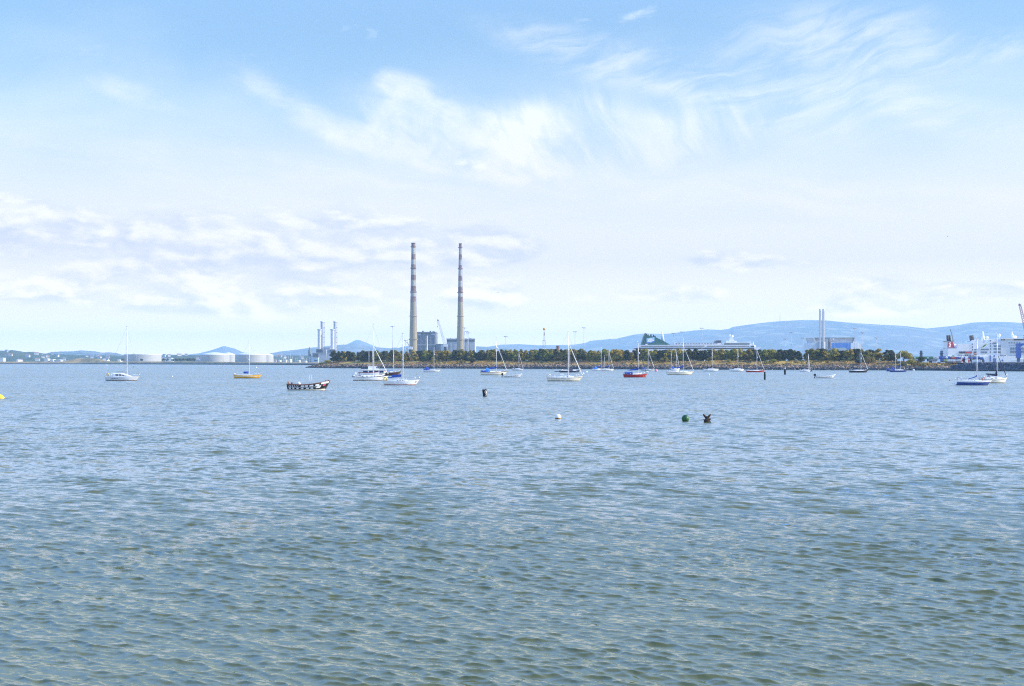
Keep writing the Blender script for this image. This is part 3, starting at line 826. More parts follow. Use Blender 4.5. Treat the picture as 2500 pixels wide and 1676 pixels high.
        for p in (pts[0], pts[2], pts[-3], pts[-1]): pb.tube([p - Vector((0, 0, .6)), p], .02, 5)
        pb.build('pulpit', STEEL, r)
        pb = MB(); pts = [h.pt(t, 1, 1) + Vector((0, -.05, .62)) for t in (.12, .05, .012)]
        pts = pts + [Vector((p.x, -p.y, p.z)) for p in reversed(pts)]
        pb.tube(pts, .022, 5)
        for p in pts: pb.tube([p - Vector((0, 0, .62)), p], .02, 5)
        pb.build('pushpit', STEEL, r)
    if ring:                                                          # horseshoe lifebuoy on the stern rail
        m, rpx, ry = ring; c = Vector((xl(rpx), -h.half(.08) - .06, (y - ry) * s)); rb = MB()
        rb.tube([c + Vector((.30 * math.cos(a_), 0, .34 * math.sin(a_))) for a_ in [R(-60 + 300 * i / 12 + 0) for i in range(13)]], .11, 7)
        rb.build('life_ring', m, r)
    if reflector:                                                     # (side px offset, row)
        c = (xm + .28, 0, (y - reflector) * s)
        MB().lathe([(.02, -.28), (.16, -.22), (.17, .2), (.02, .28)], c, 10).build('radar_reflector', SAILW, r)
    if outboard: outboard_motor(r, -L / 2 - .05, h.sheer(0) * .8)
    if line: MB().tube([(L / 2 - .1, 0, h.sheer(1)), (L / 2 + .9, -.15, .05), (L / 2 + 1.3, -.2, -.4)], .018, 5).build('mooring_line', ROPE, r)
    for fn in extras: fn(r, h, xl, s, y)
    return r, h

def outboard_motor(r, x, z, k=1.0):
    om = MB().slab(x - .30 * k, x + .16 * k, -.15 * k, .15 * k, z + .12 * k, z + .52 * k).box((x - .05 * k, 0, z + .52 * k), (.34 * k, .22 * k, .08 * k), 0, 0, .7)
    om.add([(x - .1 * k, -.07, z + .12), (x + .08 * k, -.07, z + .12), (x + .08 * k, .07, z + .12), (x - .1 * k, .07, z + .12), (x - .45 * k, -.05, z - .75 * k), (x - .28 * k, -.05, z - .8 * k), (x - .28 * k, .05, z - .8 * k), (x - .45 * k, .05, z - .75 * k)], [(0, 1, 5, 4), (1, 2, 6, 5), (2, 3, 7, 6), (3, 0, 4, 7), (4, 5, 6, 7)])
    return om.build('outboard_motor', RUBBER, r)

def name_mark(t0, t1, f0, f1, m, n=7):
    """the boat's name as small strokes, too far off to read"""
    def f(r, h, xl, s, y):
        b = MB()
        for i in range(n):
            a = t0 + (t1 - t0) * i / n; w = (t1 - t0) / n * .62
            up = f1 if i % 3 else f1 + (f1 - f0) * .25
            for sd_ in (-1,): b.add([h.pt(a, f0, sd_, .014), h.pt(a + w, f0, sd_, .014), h.pt(a + w, up, sd_, .014), h.pt(a, up, sd_, .014)], [(0, 1, 2, 3)])
        b.add([h.pt(t0, f0 - .03, -1, .014), h.pt(t1, f0 - .03, -1, .014), h.pt(t1, f0, -1, .014), h.pt(t0, f0, -1, .014)], [(0, 1, 2, 3)])
        b.build('name_lettering', m, r)
    return f
def ellipse_mark(tc, fc, rt, rf, m, name):
    def f(r, h, xl, s, y):
        b = MB()
        for sd_ in (-1,):
            ps = [h.pt(tc + rt * math.cos(2 * math.pi * i / 14) * (1 - .25 * abs(math.sin(2 * math.pi * i / 14))), fc + rf * math.sin(2 * math.pi * i / 14), sd_, .016) for i in range(14)]
            b.add(ps, [tuple(range(14))])
        b.build(name, m, r)
    return f
def wheelhouse(x0, x1, ht, wins):
    def f(r, h, xl, s, y):
        a, e = xl(x0), xl(x1); w = h.half(.4) * .62; z0 = h.sheer(.4) - .05; b = MB()
        prof = [(a, z0), (a + .15, z0 + ht), (a + (e - a) * .45, z0 + ht * 1.02), (a + (e - a) * .62, z0 + ht * .72), (e, z0 + .05)]
        rings = [[(x, w, z0), (x, w * .94, z0 + (z - z0) * .85), (x, w * .7, z), (x, -w * .7, z), (x, -w * .94, z0 + (z - z0) * .85), (x, -w, z0)] for x, z in prof]
        b.loft(rings, 0, closed=False, caps=True, smooth=False)
        o = b.build('wheelhouse', WHITE, r)
        for q0, q1, zt in wins:
            x_0, x_1 = xl(q0), xl(q1)
            for sd_ in (-1, 1): MB().slab(x_0, x_1, sd_ * (w * .955) - .03, sd_ * (w * .955) + .03, z0 + ht * .30, z0 + ht * zt).build('window', GLASS, o)
    return f
def stern_pole(px, y0, y1, m=None, nm='ensign_staff'):
    def f(r, h, xl, s, y): MB().tube([(xl(px), 0, (y - y0) * s), (xl(px), 0, (y - y1) * s)], .025, 5).build(nm, m or ALU, r)
    return f
def small_box(nm, px, py, w, ht, m, d=.4):
    def f(r, h, xl, s, y):
        c = (xl(px), -.05, (y - py) * s); MB().box(c, (w, d, ht), 0, 0, .8).build(nm, m, r)
    return f

# --- the moored yachts, from left to right
sailboat('white sailing boat with a yellow horseshoe lifebuoy at its stern and a low wheelhouse', 257, 343, 930, 310.3, 798.4, 'g', 'brown', yaw=-4, fb=1.12, cabin_=None, spread=(.53,), ring=(LIFEY, 267, 915.5), mastw=.105,
         extras=(wheelhouse(278, 325, 0.95, ((284.5, 291.5, .72), (293, 298.5, .70), (300, 306, .52))), name_mark(.22, .42, .45, .58, DARKSTRIPE), small_box('hatch', 285, 913.4, .4, .12, DARKSTRIPE), small_box('solar_panel', 294, 908.3, 1.9, .05, DARKSTRIPE, .9), stern_pole(258.2, 918, 908), small_box('dodger', 277, 916, .35, .5, WHITE, 1.2)), rise=.10)
sailboat('yellow hulled sailing boat with a white stripe and a blue bundle at the mast', 571, 640, 924, 608.7, 833.4, 'y', 'black', yaw=3, fb=.95, cabin_=(.3, .7, .55, .22), wins=(), trim=(WHITE, .56, .64), boom=(594, 909.5, 909), cover=None, spread=(.5,), rise=.16,
         extras=(lambda r, h, xl, s, y: MB().loft([[(xx, .34 * q * math.cos(a_), (924 - 910) * s + .34 * q * math.sin(a_)) for a_ in [2 * math.pi * i / 8 for i in range(8)]] for xx, q in ((xl(594.5), .55), (xl(596), .95), (xl(600), .92), (xl(604), 1.0), (xl(607), .7))], 0).build('sail_bundle', CLOTH, r),))
sailboat('long white sailing boat with a dark deck stripe and the tallest mast, left of centre', 860, 949, 929.5, 912, 792, 'w', 'brown', stripe=DARKSTRIPE, yaw=5, fb=1.05, cabin_=(.22, .86, .66, .48), wins=((.26, .31), (.38, .43), (.51, .53), (.60, .62)), jib=(SAILW, .09, .60), spread=(.33, .62), rise=.34, mastw=.105,
         extras=(small_box('liferaft_canister', 868.8, 914.7, .45, .55, WHITE, .5), small_box('outboard_bracket', 865.5, 918, .5, .4, WHITE, .5), small_box('ensign', 877.5, 914.5, .28, .26, DKRED, .06)))
sailboat('dark brown hulled sailing boat with a blue sail cover, partly hidden between two white yachts', 938, 979, 917.5, 961, 855, 'd', 'black', yaw=8, D=495, fb=1.25, cabin_=(.34, .72, .6, .5), wins=((.5, .66),), boom=(941, 906.5, 906.5), cover=(CLOTHL, .12, .17), spread=(.5,), jib=(SAILR, .05, .8))
sailboat('white sailing boat with a big royal blue boom tent and red lips at the bow', 932.5, 1025, 940.6, 983.7, 815.4, 'w', 'red', yaw=-3, fb=1.0, cabin_=(.34, .70, .52, .26), wins=((.40, .44), (.47, .51), (.54, .58)), boom=(945, 922, 920), ring=(LIFEY, 942.2, 925.5), jib=None, stern=.55, spread=(.5,), rise=.16,
         extras=(lambda r, h, xl, s, y: MB().loft([[(xl(q), w_, (940.6 - z_) * s) for w_, z_ in ((.10, lo), (.22, lo - 2), (.18, hi), (0, hi - .5), (-.18, hi), (-.22, lo - 2), (-.10, lo))] for q, lo, hi in ((945, 923.5, 922), (956, 923.6, 921.5), (956.6, 922.5, 916.3), (968, 921.8, 916), (980, 920.5, 914.8))], 0, closed=False, caps=True, smooth=False).build('boom_tent', CLOTH, r),
                 ellipse_mark(.935, .60, .016, .14, DKRED, 'lips_emblem'), lambda r, h, xl, s, y: MB().tube([(xl(992), 0, (940.6 - 850) * s), (xl(1011), 0, (940.6 - 902) * s)], [.03, .05], 6).build('furled_jib', SAILR, r)))
sailboat('small white sailing boat with blue hood, under the bank below the dark power block', 1033, 1076.5, 908.8, 1059.6, 847.7, 'w', 'brown', yaw=-6, cabin_=(.36, .72, .6, .4), hood=(CLOTH, 1040, 1048, 1.5), tent=(CLOTH, 1036, 1040, .75), boom=(1043, 900.5, 899.5), cover=(CLOTHN, .14, .2), spread=(.55,), reflector=866)
sailboat('white sailing boat with a bright blue spray hood, a grey dinghy at its bow', 1172, 1239, 916, 1212, 825, 'c', 'weed', stripe=WOOD, yaw=4, cabin_=(.30, .80, .62, .42), wins=((.56, .6), (.64, .67)), hood=(CLOTHL, 1186.5, 1196, 1.5), tent=(CLOTH, 1176.5, 1187, .62), boom=(1189, 901, 899), cover=(CLOTH, .16, .30), jib=(SAILW, .08, .83), spread=(.55,), reflector=850, fb=1.15)
sailboat('small white sailing boat without sail covers, close under the bank right of the grey dinghy', 1250.5, 1278, 903.6, 1267, 860, 'g', 'weed', yaw=-5, D=800, cabin_=(.25, .78, .7, .55), wins=((.32, .5),), jib=(SAILW, .07, .92), spread=(.5,))
sailboat('navy hulled boat with a long navy sail cover, behind a cream sailing boat', 1366, 1417.5, 909.7, 1391, 852, 'n', 'black', yaw=10, cabin_=(.36, .82, .6, .45), boom=(1351, 908, 907), cover=(CLOTHN, .12, .28), hood=(CLOTHN, 1388, 1398, 1.3), spread=(.5,), wins=((.6, .68),), fb=.85)
sailboat('cream white sailing boat with a furled white jib, in front of a navy hulled boat', 1334, 1423.5, 931, 1387.5, 811, 'c', 'weed', stripe=None, trim=(DARKSTRIPE, .74, .79), yaw=-3, fb=1.02, cabin_=(.34, .78, .6, .42), wins=((.45, .51), (.55, .60)), jib=(SAILW, .10, .78), spread=(.36, .64), mastw=.105, extras=(stern_pole(1338, 920, 909), small_box('companionway_hatch', 1372, 915, .9, .2, WHITE, .7), small_box('fender_bag', 1354.5, 921, .4, .35, WHITE, .3)))
sailboat('white sailing boat with a blue hood, leftmost of the pair moored overlapping below the trees', 1444, 1474, 904.3, 1468, 846, 'w', 'weed', yaw=12, D=800, hood=(CLOTHL, 1452, 1458, 1.5), tent=(CLOTHL, 1448, 1453, .8), jib=(CLOTHN, .08, .75), boom=(1455, 897, 894), cover=(CLOTH, .13, .28), spread=(.5,))
sailboat('small white two masted ketch overlapping the bow of a blue hooded boat', 1466, 1499, 905.8, 1486.7, 852, 'w', 'weed', yaw=3, D=760, cabin_=(.2, .75, .66, .5), wins=((.3, .36),), mizzen=(1475.4, 868, 1468), boom=(1477, 896.5, 896), cover=(CLOTH, .12, .22), jib=(SAILW, .07, .82), spread=(.5,))
sailboat('red hulled sailing boat with blue cockpit cover and blue sail cover above it', 1521, 1580, 921.7, 1558, 838, 'r', 'red', yaw=2, fb=.95, cabin_=(.40, .82, .62, .48), wins=((.44, .47), (.50, .53), (.56, .575), (.66, .68)), tent=(CLOTH, 1527, 1543.5, .85), boom=(1532, 905, 902.5), cover=(CLOTH, .10, .33), jib=(CLOTHN, .05, .93), reflector=862.6, spread=(.45,), bow=.5, roof=WHITE)
sailboat('white sailing boat close under the bank with a pink mooring ball off its bow', 1564, 1599, 906.6, 1582.5, 853, 'g', 'navy', yaw=-7, D=740, hood=(CLOTH, 1569, 1574, 1.3), tent=(CLOTHN, 1565.5, 1569, .8), jib=(SAILW, .08, .9), spread=(.5,), boom=(1568, 899, 898))
sailboat('small white boat with a short mast, mostly hidden behind the white ketch', 1634, 1660, 908.6, 1652, 860.5, 'g', 'weed', yaw=6, D=700, jib=(SAILW, .08, .9), spread=(.5,), hood=(CLOTH, 1640, 1645, 1.2), fb=1.4)
sailboat('white two masted ketch with violet blue sail covers on both booms', 1627, 1694.5, 915.6, 1668, 826, 'c', 'weed', stripe=None, trim=(DARKSTRIPE, .86, .92), yaw=3, fb=1.15, cabin_=(.30, .82, .6, .40), wins=((.44, .47), (.58, .61)), mizzen=(1638.5, 856.7, 1633), boom=(1643, 899, 897), cover=(CLOTH, .12, .24), jib=(SAILW, .07, .80), spread=(.5,), rise=.30)
sailboat('white sailing boat with a dark blue sail cover, below the middle of the ferry', 1716, 1755, 907, 1738.6, 851, 'w', 'navy', yaw=-4, D=720, cabin_=(.3, .85, .6, .5), wins=(), boom=(1725, 897.5, 896), cover=(CLOTHN, .15, .26), reflector=869.5, spread=(.5,), fb=1.0)
sailboat('white sailing boat with short blue sail cover, next left of the low red boat', 1780.5, 1817, 906.8, 1801.5, 853, 'w', 'navy', yaw=-4, D=720, cabin_=(.3, .85, .6, .55), wins=(), boom=(1791, 897.5, 896), cover=(CLOTHN, .15, .26), reflector=870, spread=(.5,), jib=(CLOTHN, .04, .7), fb=1.0)
sailboat('low red hulled sailing boat with bare spars, left of the tall black post', 1821, 1867, 909.2, 1848, 851, 'r', 'red', yaw=2, D=660, fb=.72, cabin_=(.36, .75, .55, .35), wins=(), jib=(SAILW, .08, .92), reflector=873, spread=(.45,), bow=.4)
sailboat('small navy hulled boat almost hidden behind a small white yacht', 1966, 1984, 907.6, 1976, 884, 'n', 'black', yaw=0, D=705, cabin_=None, rails=False, fb=.9, spread=(.5,), mastw=.04, line=False)
sailboat('small white sailing boat with a thin mast, above the grey outboard dinghy at the right', 1952, 1979, 908.8, 1973.5, 865.7, 'w', 'blue', yaw=-8, D=672, cabin_=(.22, .85, .7, .5), wins=((.3, .4),), jib=(SAILW, .05, .95), spread=(.5,), fb=.75)
sailboat('black hulled sailing boat with a white deck in front of the brown bush', 2073, 2120, 910, 2102, 857.6, 'k', 'black', yaw=2, fb=.9, cabin_=(.24, .84, .6, .42), wins=(), jib=(SAILW, .08, .93), reflector=875, spread=(.4,), extras=(stern_pole(2075, 903, 897), lambda r, h, xl, s, y: MB().tube([(xl(2099), 0, 1.0), (xl(2099), 0, (910 - 858) * s)], .035, 6).build('running_backstay', WIRE, r)))
sailboat('blue boat with a blue cover, behind another blue hulled boat near the willow', 2164, 2196, 908.4, 2186.4, 862, 'b', 'blue', yaw=-5, D=720, hood=(CLOTHN, 2172, 2178, 1.5), tent=(CLOTH, 2166, 2173, .9), jib=(CLOTHN, .05, .9), reflector=877, spread=(.48,))
sailboat('royal blue hulled sailing boat with a white and blue hood, overlapping a second blue boat', 2172, 2215.5, 909.9, 2198.6, 862, 'b', 'blue', yaw=-2, D=670, roof=WHITE, cabin_=(.34, .8, .6, .45), wins=(), hood=(CLOTH, 2178, 2184, 1.35), boom=(2186, 898, 897), cover=(CLOTH, .12, .24), jib=(CLOTHN, .04, .92), reflector=877, spread=(.5,), fb=.85)
sailboat('low racing sailing boat with a broad blue band along its white side', 2334.5, 2422, 941, 2385, 828.6, 'w', 'weed', trim=(BLUE, .10, .66), yaw=-3, fb=1.0, cabin_=(.44, .72, .5, .22), wins=((.48, .51),), boom=(2361.5, 926.5, 921), cover=(CLOTH, .07, .11), spread=(.5,), rise=.06, bow=.95, stern=-.3)
sailboat('white sailing boat with navy sail cover and dark furled jib, rightmost of the boats', 2391, 2460.5, 935.7, 2434.5, 817, 'c', 'weed', trim=(DARKSTRIPE, .70, .75), yaw=4, fb=1.05, cabin_=(.18, .84, .62, .5), wins=((.36, .44), (.52, .58)), boom=(2404, 914, 917), cover=(CLOTHN, .14, .30), jib=(CLOTHN, .08, .60), spread=(.5,), extras=(small_box('life_vest', 2412.5, 921, .5, .35, NAVY), lambda r, h, xl, s, y: MB().tube([(xl(2397.5) + .32 * math.cos(a_), -.9, (935.7 - 926) * s + .34 * math.sin(a_)) for a_ in [2 * math.pi * i / 12 for i in range(13)]], .09, 7).build('life_ring', ORANGE, r)))

def launch():
    """old black and white motor launch with a painted pattern"""
    px0, px1, y = 701, 807, 952.8; D = dist(y); s = D / F; L = (px1 - px0) * s
    r = thing('motor_launch', 'black open motor launch painted with white blocks and slanted bars along its side', 'boat', (X(754, D), D, 0), R(-3))
    bm_ = [(0, .60), (.1, .78), (.3, .96), (.5, 1), (.7, .88), (.85, .58), (.95, .24), (1, .03)]
    h = Hull(L, 2.5, 1.02, .85, .18, .62, .12, bm_, .6)
    b = h.mesh(MB(), 2, 0, 1, 3, .12, .90)
    for i in range(6): h.patch(b, .045 + i * .043, .058 + i * .043, .55, .84, 4, .018, 1)
    for t0, t1 in ((.345, .42), (.435, .51), (.545, .63), (.68, .77)): h.patch(b, t0, t1, .62, .86, 4, .006)
    for t0, t1 in ((.045, .10), (.135, .185), (.235, .295), (.345, .405), (.465, .53), (.57, .63)): h.patch(b, t0, t1, .22, .42, 4)
    h.patch(b, .69, .80, .30, .62, 4, .03); h.patch(b, .81, .985, .74, .99, 4, 0); h.patch(b, .865, .925, .50, .70, 5, .012)
    h.patch(b, .03, .80, .475, .525, 4, 0, 10, .02); h.patch(b, .45, .975, .085, .15, 6, 0, 8, .02)
    b.build('hull', [BLACK, CREAM, WOOD, BLACK, WHITE, PINK, CREAM], r)
    h.deck(MB(), .10, .42, .02, .97).build('bottom_boards', INNER, r)
    g_ = MB()
    for sd_ in (-1, 1): g_.tube([h.pt(t, 1, sd_) + Vector((0, 0, .03)) for t in [i / 14 for i in range(15)]], .055, 6)
    g_.build('gunwale', INNER, r)
    h.deck(MB(), .04, -.02, .80, .99).build('foredeck', WHITE, r)
    for t in (.2, .42, .62): MB().slab(-L / 2 + t * L - .14, -L / 2 + t * L + .14, -h.half(t) * .92, h.half(t) * .92, h.sheer(t) - .3, h.sheer(t) - .22).build('thwart', WOOD, r)
    MB().prism([(-L / 2 + .02, .7), (-L / 2 + .06, 1.5), (-L / 2 + .22, 1.5), (-L / 2 + .38, 1.15), (-L / 2 + .75, 1.02), (-L / 2 + .75, .85)], -.09, .09).build('stern_post', paint('peach_paint', (.62, .30, .18)), r)
    for px in (755, 761): MB().tube([((px - 754) * s, 0, .8), ((px - 754) * s, 0, 2.55)], .025, 5).build('antenna', ALU, r)
    MB().ball((-L / 2 + .285 * L, -.55, 1.10), .27, 12, 0, 1.15).build('fender', WHITE, r)
    MB().slab(L / 2 - .85, L / 2 - .15, -.35, .35, 1.66, 1.72).tube([(L / 2 - .8, -.3, 1.5), (L / 2 - .8, -.3, 1.7)], .03, 5).tube([(L / 2 - .2, -.3, 1.5), (L / 2 - .2, -.3, 1.7)], .03, 5).build('anchor_platform', DARKSTRIPE, r)
    MB().box((-L / 2 + .11 * L, -.2, .95), (.2, .2, .35)).build('engine_box', NAVY, r)
    MB().tube([(L / 2 - .1, 0, 1.45), (L / 2 + .25, -.2, .8), (L / 2 + .65, -.4, .02), (L / 2 + .9, -.5, -.4)], .028, 5).build('mooring_line', ROPE, r)
launch()

def dinghy(label, px0, px1, y, boot=BLACK, yaw=0):
    D = dist(y); s = D / F; L = (px1 - px0) * s
    r = thing('dinghy', label, 'dinghy', (X((px0 + px1) / 2, D), D, 0), R(yaw), 'open dinghies with outboard motors')
    h = Hull(L, 1.9, .55, .75, .1, .95, .06, [(0, .82), (.3, .98), (.5, 1), (.75, .82), (.9, .5), (1, .05)], .3)
    b = h.mesh(MB(), 0, 0, 1, 1, .10, .88)
    for i in range(6): h.patch(b, .14 + i * .125, .175 + i * .125, .62, .76, 2, .004, 1)
    b.build('hull', [GREYW, boot, DARKSTRIPE], r)
    h.deck(MB(), .08, .26, .02, .96).build('bottom_boards', GREYW, r)
    g_ = MB()
    for sd_ in (-1, 1): g_.tube([h.pt(t, 1, sd_) for t in [i / 12 for i in range(13)]], .06, 6)
    g_.build('gunwale', WHITE, r)
    for t in (.25, .5, .72): MB().slab(-L / 2 + t * L - .12, -L / 2 + t * L + .12, -h.half(t) * .9, h.half(t) * .9, h.sheer(t) - .16, h.sheer(t) - .10).build('thwart', TEAK, r)
    outboard_motor(r, -L / 2 - .25, .50, 1.35)
dinghy('grey white open dinghy with tilted outboard at the bow of a blue hooded yacht', 1229, 1275, 921.4, BLACK, -2)
dinghy('grey white open dinghy with a tilted dark outboard, alone right of the two black posts', 1992, 2040, 923.7, BLACK, 2)

def cruiser():
    px0, px1, y = 875, 945, 918.0; D = dist(y); s = D / F; L = (px1 - px0) * s
    r = thing('motor_cruiser', 'white flybridge motor cruiser with a band of dark blue windows behind a white sailing boat', 'motor boat', (X(910, D), D, 0), R(3))
    h = Hull(L, 3.4, 1.25, 1.3, .1, .5, .06)
    h.mesh(MB(), 1, 0, 2, 2).build('hull', [WHITE, DKRED, BLUE], r)
    h.deck(MB()).build('deck', WHITE, r)
    xl = lambda px: (px - 910) * s
    zz = lambda py: (y - py) * s
    def house(x0, x1, w, y0, y1, rake):
        a, e = xl(x0), xl(x1); z0, z1 = zz(y0), zz(y1)
        return MB().loft([[(a, w, z0), (e, w, z0), (e - rake, w * .94, z1), (a, w * .94, z1)], [(a, -w, z0), (e, -w, z0), (e - rake, -w * .94, z1), (a, -w * .94, z1)]], 0, smooth=False)
    sa = house(886, 941, 1.35, 911, 904.3, 1.3).build('saloon', WHITE, r)
    for q0, q1 in ((887, 899.5), (901, 912), (913.5, 925), (927, 937)):
        house(q0, q1, 1.375, 910.2, 905.6, .25).build('window', mat('blue_tint_window', (.012, .03, .12), .08, .1), sa)
    MB().slab(xl(876), xl(943), -1.5, 1.5, zz(904.4), zz(902.6)).build('upper_deck', WHITE, r)
    MB().slab(xl(877), xl(888.5), -1.35, 1.35, zz(904.9), zz(902.4) + .03).build('awning', CLOTHN, r)
    fb_ = house(899, 925, 1.1, 902.6, 894.5, 1.0).build('flybridge', WHITE, r)
    house(919, 924, 1.12, 899.5, 896.5, .5).build('windscreen', GLASS, fb_)
    MB().slab(xl(882), xl(900), -.9, .9, zz(901), zz(899.2)).build('dinghy_cover', CLOTHN, r)
    MB().tube([(xl(900.8), 0, zz(903)), (xl(900.8), 0, zz(852))], .05, 6).build('outrigger', ALU, r)
    MB().tube([(xl(909.8), 0, zz(896)), (xl(909.8), 0, zz(855))], .05, 6).build('outrigger', ALU, r)
    g_ = MB()
    for sd_ in (-1, 1):
        top_ = [Vector((xl(q), sd_ * h.half((q - px0) / (px1 - px0)) * .95, zz(yy))) for q, yy in ((926, 903.5), (933, 904), (940, 905), (944.5, 905.5))]
        g_.tube(top_, .03, 5)
        for p in top_: g_.tube([p, (p.x, p.y, zz(911))], .025, 4)
    g_.build('bow_rail', STEEL, r)
cruiser()

# --- buoys, posts and the rusty wreck
def barrel_buoy():
    D = dist(968.4); s = D / F
    r = thing('mooring_buoy', 'black barrel buoy painted with a white number nine', 'buoy', (X(1184.5, D), D, -.12))
    rad = .345; tilt = R(4)
    b = MB().lathe([(rad * .80, -.3), (rad * .86, .1), (rad * .93, .5), (rad, .98), (rad * .99, 1.06), (rad * .7, 1.09)], (0, 0, 0), 28)
    o = b.build('drum', mat('tarred_black', (.008, .008, .009), .75, .5, 4.0), r); o.rotation_euler = (0, -tilt, 0)
    t = MB()
    for a in range(3): t.box((.22 * math.cos(2.1 * a + 1), .22 * math.sin(2.1 * a + 1), 1.06), (.10, .05, .10))
    t.tube([(.10, 0, 1.06), (.16, 0, 1.18), (.24, 0, 1.16)], .03, 6)
    t.build('lifting_lug', RUBBER, r).rotation_euler = (0, -tilt, 0)
    pts = []
    for i in range(19): a = R(20 + 360 * i / 18); pts.append((.145 * math.cos(a), .73 + .165 * math.sin(a)))
    tail = [(.15, .73), (.17, .60), (.165, .45), (.12, .33), (.02, .28), (-.10, .31)]
    g9 = MB()
    def stroke(ps, w=.058):
        vs = []
        for i, p in enumerate(ps):
            a = Vector(ps[max(0, i - 1)]); e = Vector(ps[min(len(ps) - 1, i + 1)]); d_ = (e - a).normalized(); n_ = Vector((-d_.y, d_.x)) * w / 2
            for q in (Vector(p) + n_, Vector(p) - n_):
                ang = R(-62) + q.x / rad; rr = rad * (.86 + .14 * q.y) + .006
                vs.append((rr * math.cos(ang), rr * math.sin(ang), q.y))
        g9.add(vs, [(2 * i, 2 * i + 2, 2 * i + 3, 2 * i + 1) for i in range(len(ps) - 1)])
    stroke(pts); stroke(tail)
    g9.build('number_nine', SAILW, r).rotation_euler = (0, -tilt, 0)
barrel_buoy()

def ball_buoy(label, px, y, rad, m, sub=.35, m2=None, name='ball_buoy', group=None, lug=True):
    D = dist(y); r = thing(name, label, 'buoy', (X(px, D), D, 0), 0, group)
    b = MB(); n = 20
    prof = [(max(1e-3, rad * math.sin(math.pi * i / n)), rad * (1 - sub) - rad * math.cos(math.pi * i / n)) for i in range(n + 1)]
    kz = .34 * rad if m2 else -9
    lo = [p for p in prof if p[1] <= kz]; hi = [p for p in prof if p[1] >= kz]
    if m2 and lo: b.lathe(lo + [hi[0]], (0, 0, 0), 20, 1); b.lathe(hi, (0, 0, 0), 20, 0)
    else: b.lathe(prof, (0, 0, 0), 20, 0)
    b.build('float', [m, m2 or m], r)
    if lug: MB().tube([(-.06, 0, rad * (2 - sub) - .03), (-.05, 0, rad * (2 - sub) + .08), (.05, 0, rad * (2 - sub) + .08), (.06, 0, rad * (2 - sub) - .03)], .018, 6).build('lug', RUBBER, r)
    return r
ball_buoy('white ball buoy stained with rust around its base', 1362.5, 1023, .262, WHITE, .50, mat('rust_stain', (.30, .11, .025), .8, .5, 6.0, var2=(.5, .3, .1)), lug=False)
ball_buoy('dark green ball buoy beside the rusty horned metal piece', 1673.5, 1029.3, .31, mat('green_buoy', (.012, .085, .022), .45, .15, 3.0), .28, lug=False)
PINKB = paint('pink_buoy', (.75, .30, .35)); REDB = paint('red_buoy', (.6, .06, .05)); ORB = paint('orange_buoy', (.75, .30, .18))
for lab, px, y, rad, m in (('small white mooring ball left of the yellow sailing boat', 420.8, 920.5, .20, WHITE), ('small white mooring ball behind the bow of the yellow sailing boat', 626, 898.8, .55, WHITE), ('tiny white mooring ball in front of the grassy mound', 260.5, 892.8, .75, WHITE),
                           ('pale pink mooring ball between the white boat and the white ketch', 1602, 907.6, .75, PINKB), ('small white mooring ball behind the bow of the red hulled boat', 1581, 910, .38, WHITE), ('small white mooring ball right of the cream sailing boat', 1432, 910, .42, WHITE), ('white mooring ball just off the bow of the cream sailing boat', 1424, 913.4, .34, WHITE),
                           ('small white mooring ball in open water below a white yacht', 1730.7, 915.5, .28, WHITE), ('small white mooring ball close to the rocks below the willow', 2230.4, 905.4, .55, WHITE), ('small red mooring ball left of the blue racing boat', 2318.5, 929.7, .17, REDB)):
    ball_buoy(lab, px, y, rad, m, .45, None, 'mooring_ball', 'small mooring balls', lug=False)

def yellow_buoy():
    D = dist(973.5); s = D / F
    r = thing('conical_buoy', 'yellow conical buoy lying over on its side with a black end', 'buoy', (X(-2, D), D, .12), R(0))
    prof = [(.05, -1.0), (.42, -.85), (.46, -.2), (.44, .35), (.26, .62), (.19, .70)]
    o = MB().lathe(prof, (0, 0, .0), 24, 0, True, 'x').build('float', mat('yellow_buoy', (.78, .55, .03), .5, .1, 3.0), r); o.rotation_euler = (0, R(20), 0)
    o = MB().lathe([(.20, .69), (.17, .80), (.10, .88)], (0, 0, 0), 20, 0, True, 'x').build('end_cap', mat('black_weed', (.02, .015, .01), .9, .4, 5.0), r); o.rotation_euler = (0, R(20), 0)
yellow_buoy()

def post(label, px, y0, y1, w, name='mooring_post', cap=None):
    D = dist(y1); s = D / F; hh = (y1 - y0) * s; rd = w * s / 2
    r = thing(name, label, 'post', (X(px, D), D, 0), 0, 'black posts standing in the bay')
    tar = mat('tarred_timber', (.012, .010, .010), .85, .5, 3.0, stretch=(3, 3, .4))
    b = MB(); pts = []
    b.lathe([(rd * 1.06, -1.2), (rd * 1.0, .1), (rd * .98, hh * .5), (rd * .9, hh * .93), (rd * .6, hh)], (0, 0, 0), 14)
    b.build('pile', tar, r)
    g_ = MB()
    for z in (.35, hh * .55): g_.lathe([(rd * 1.07, z), (rd * 1.1, z + .04), (rd * 1.1, z + .16), (rd * 1.05, z + .2)], (0, 0, 0), 14)
    g_.build('iron_band', RUBBER, r)
    if cap: MB().lathe([(rd * .75, hh), (rd * .7, hh + .15), (rd * .3, hh + .2)], (0, 0, 0), 12).build('cap', cap, r)
    return r, hh
post('tall black timber post beside the bow of the low red hulled boat', 1867.2, 908, 927.3, 4.6)
_, P2H = post('shorter black timber post with a white bird perched on top', 1916.4, 902.6, 915, 5.0)
post('thin dark perch standing in the water behind the cream sailing boat', 1347.8, 894.5, 903.0, 1.6, 'perch')
post('tiny black stake in the water right of the white boat with the yellow lifebuoy', 325.3, 894.2, 897.6, 1.1, 'perch')

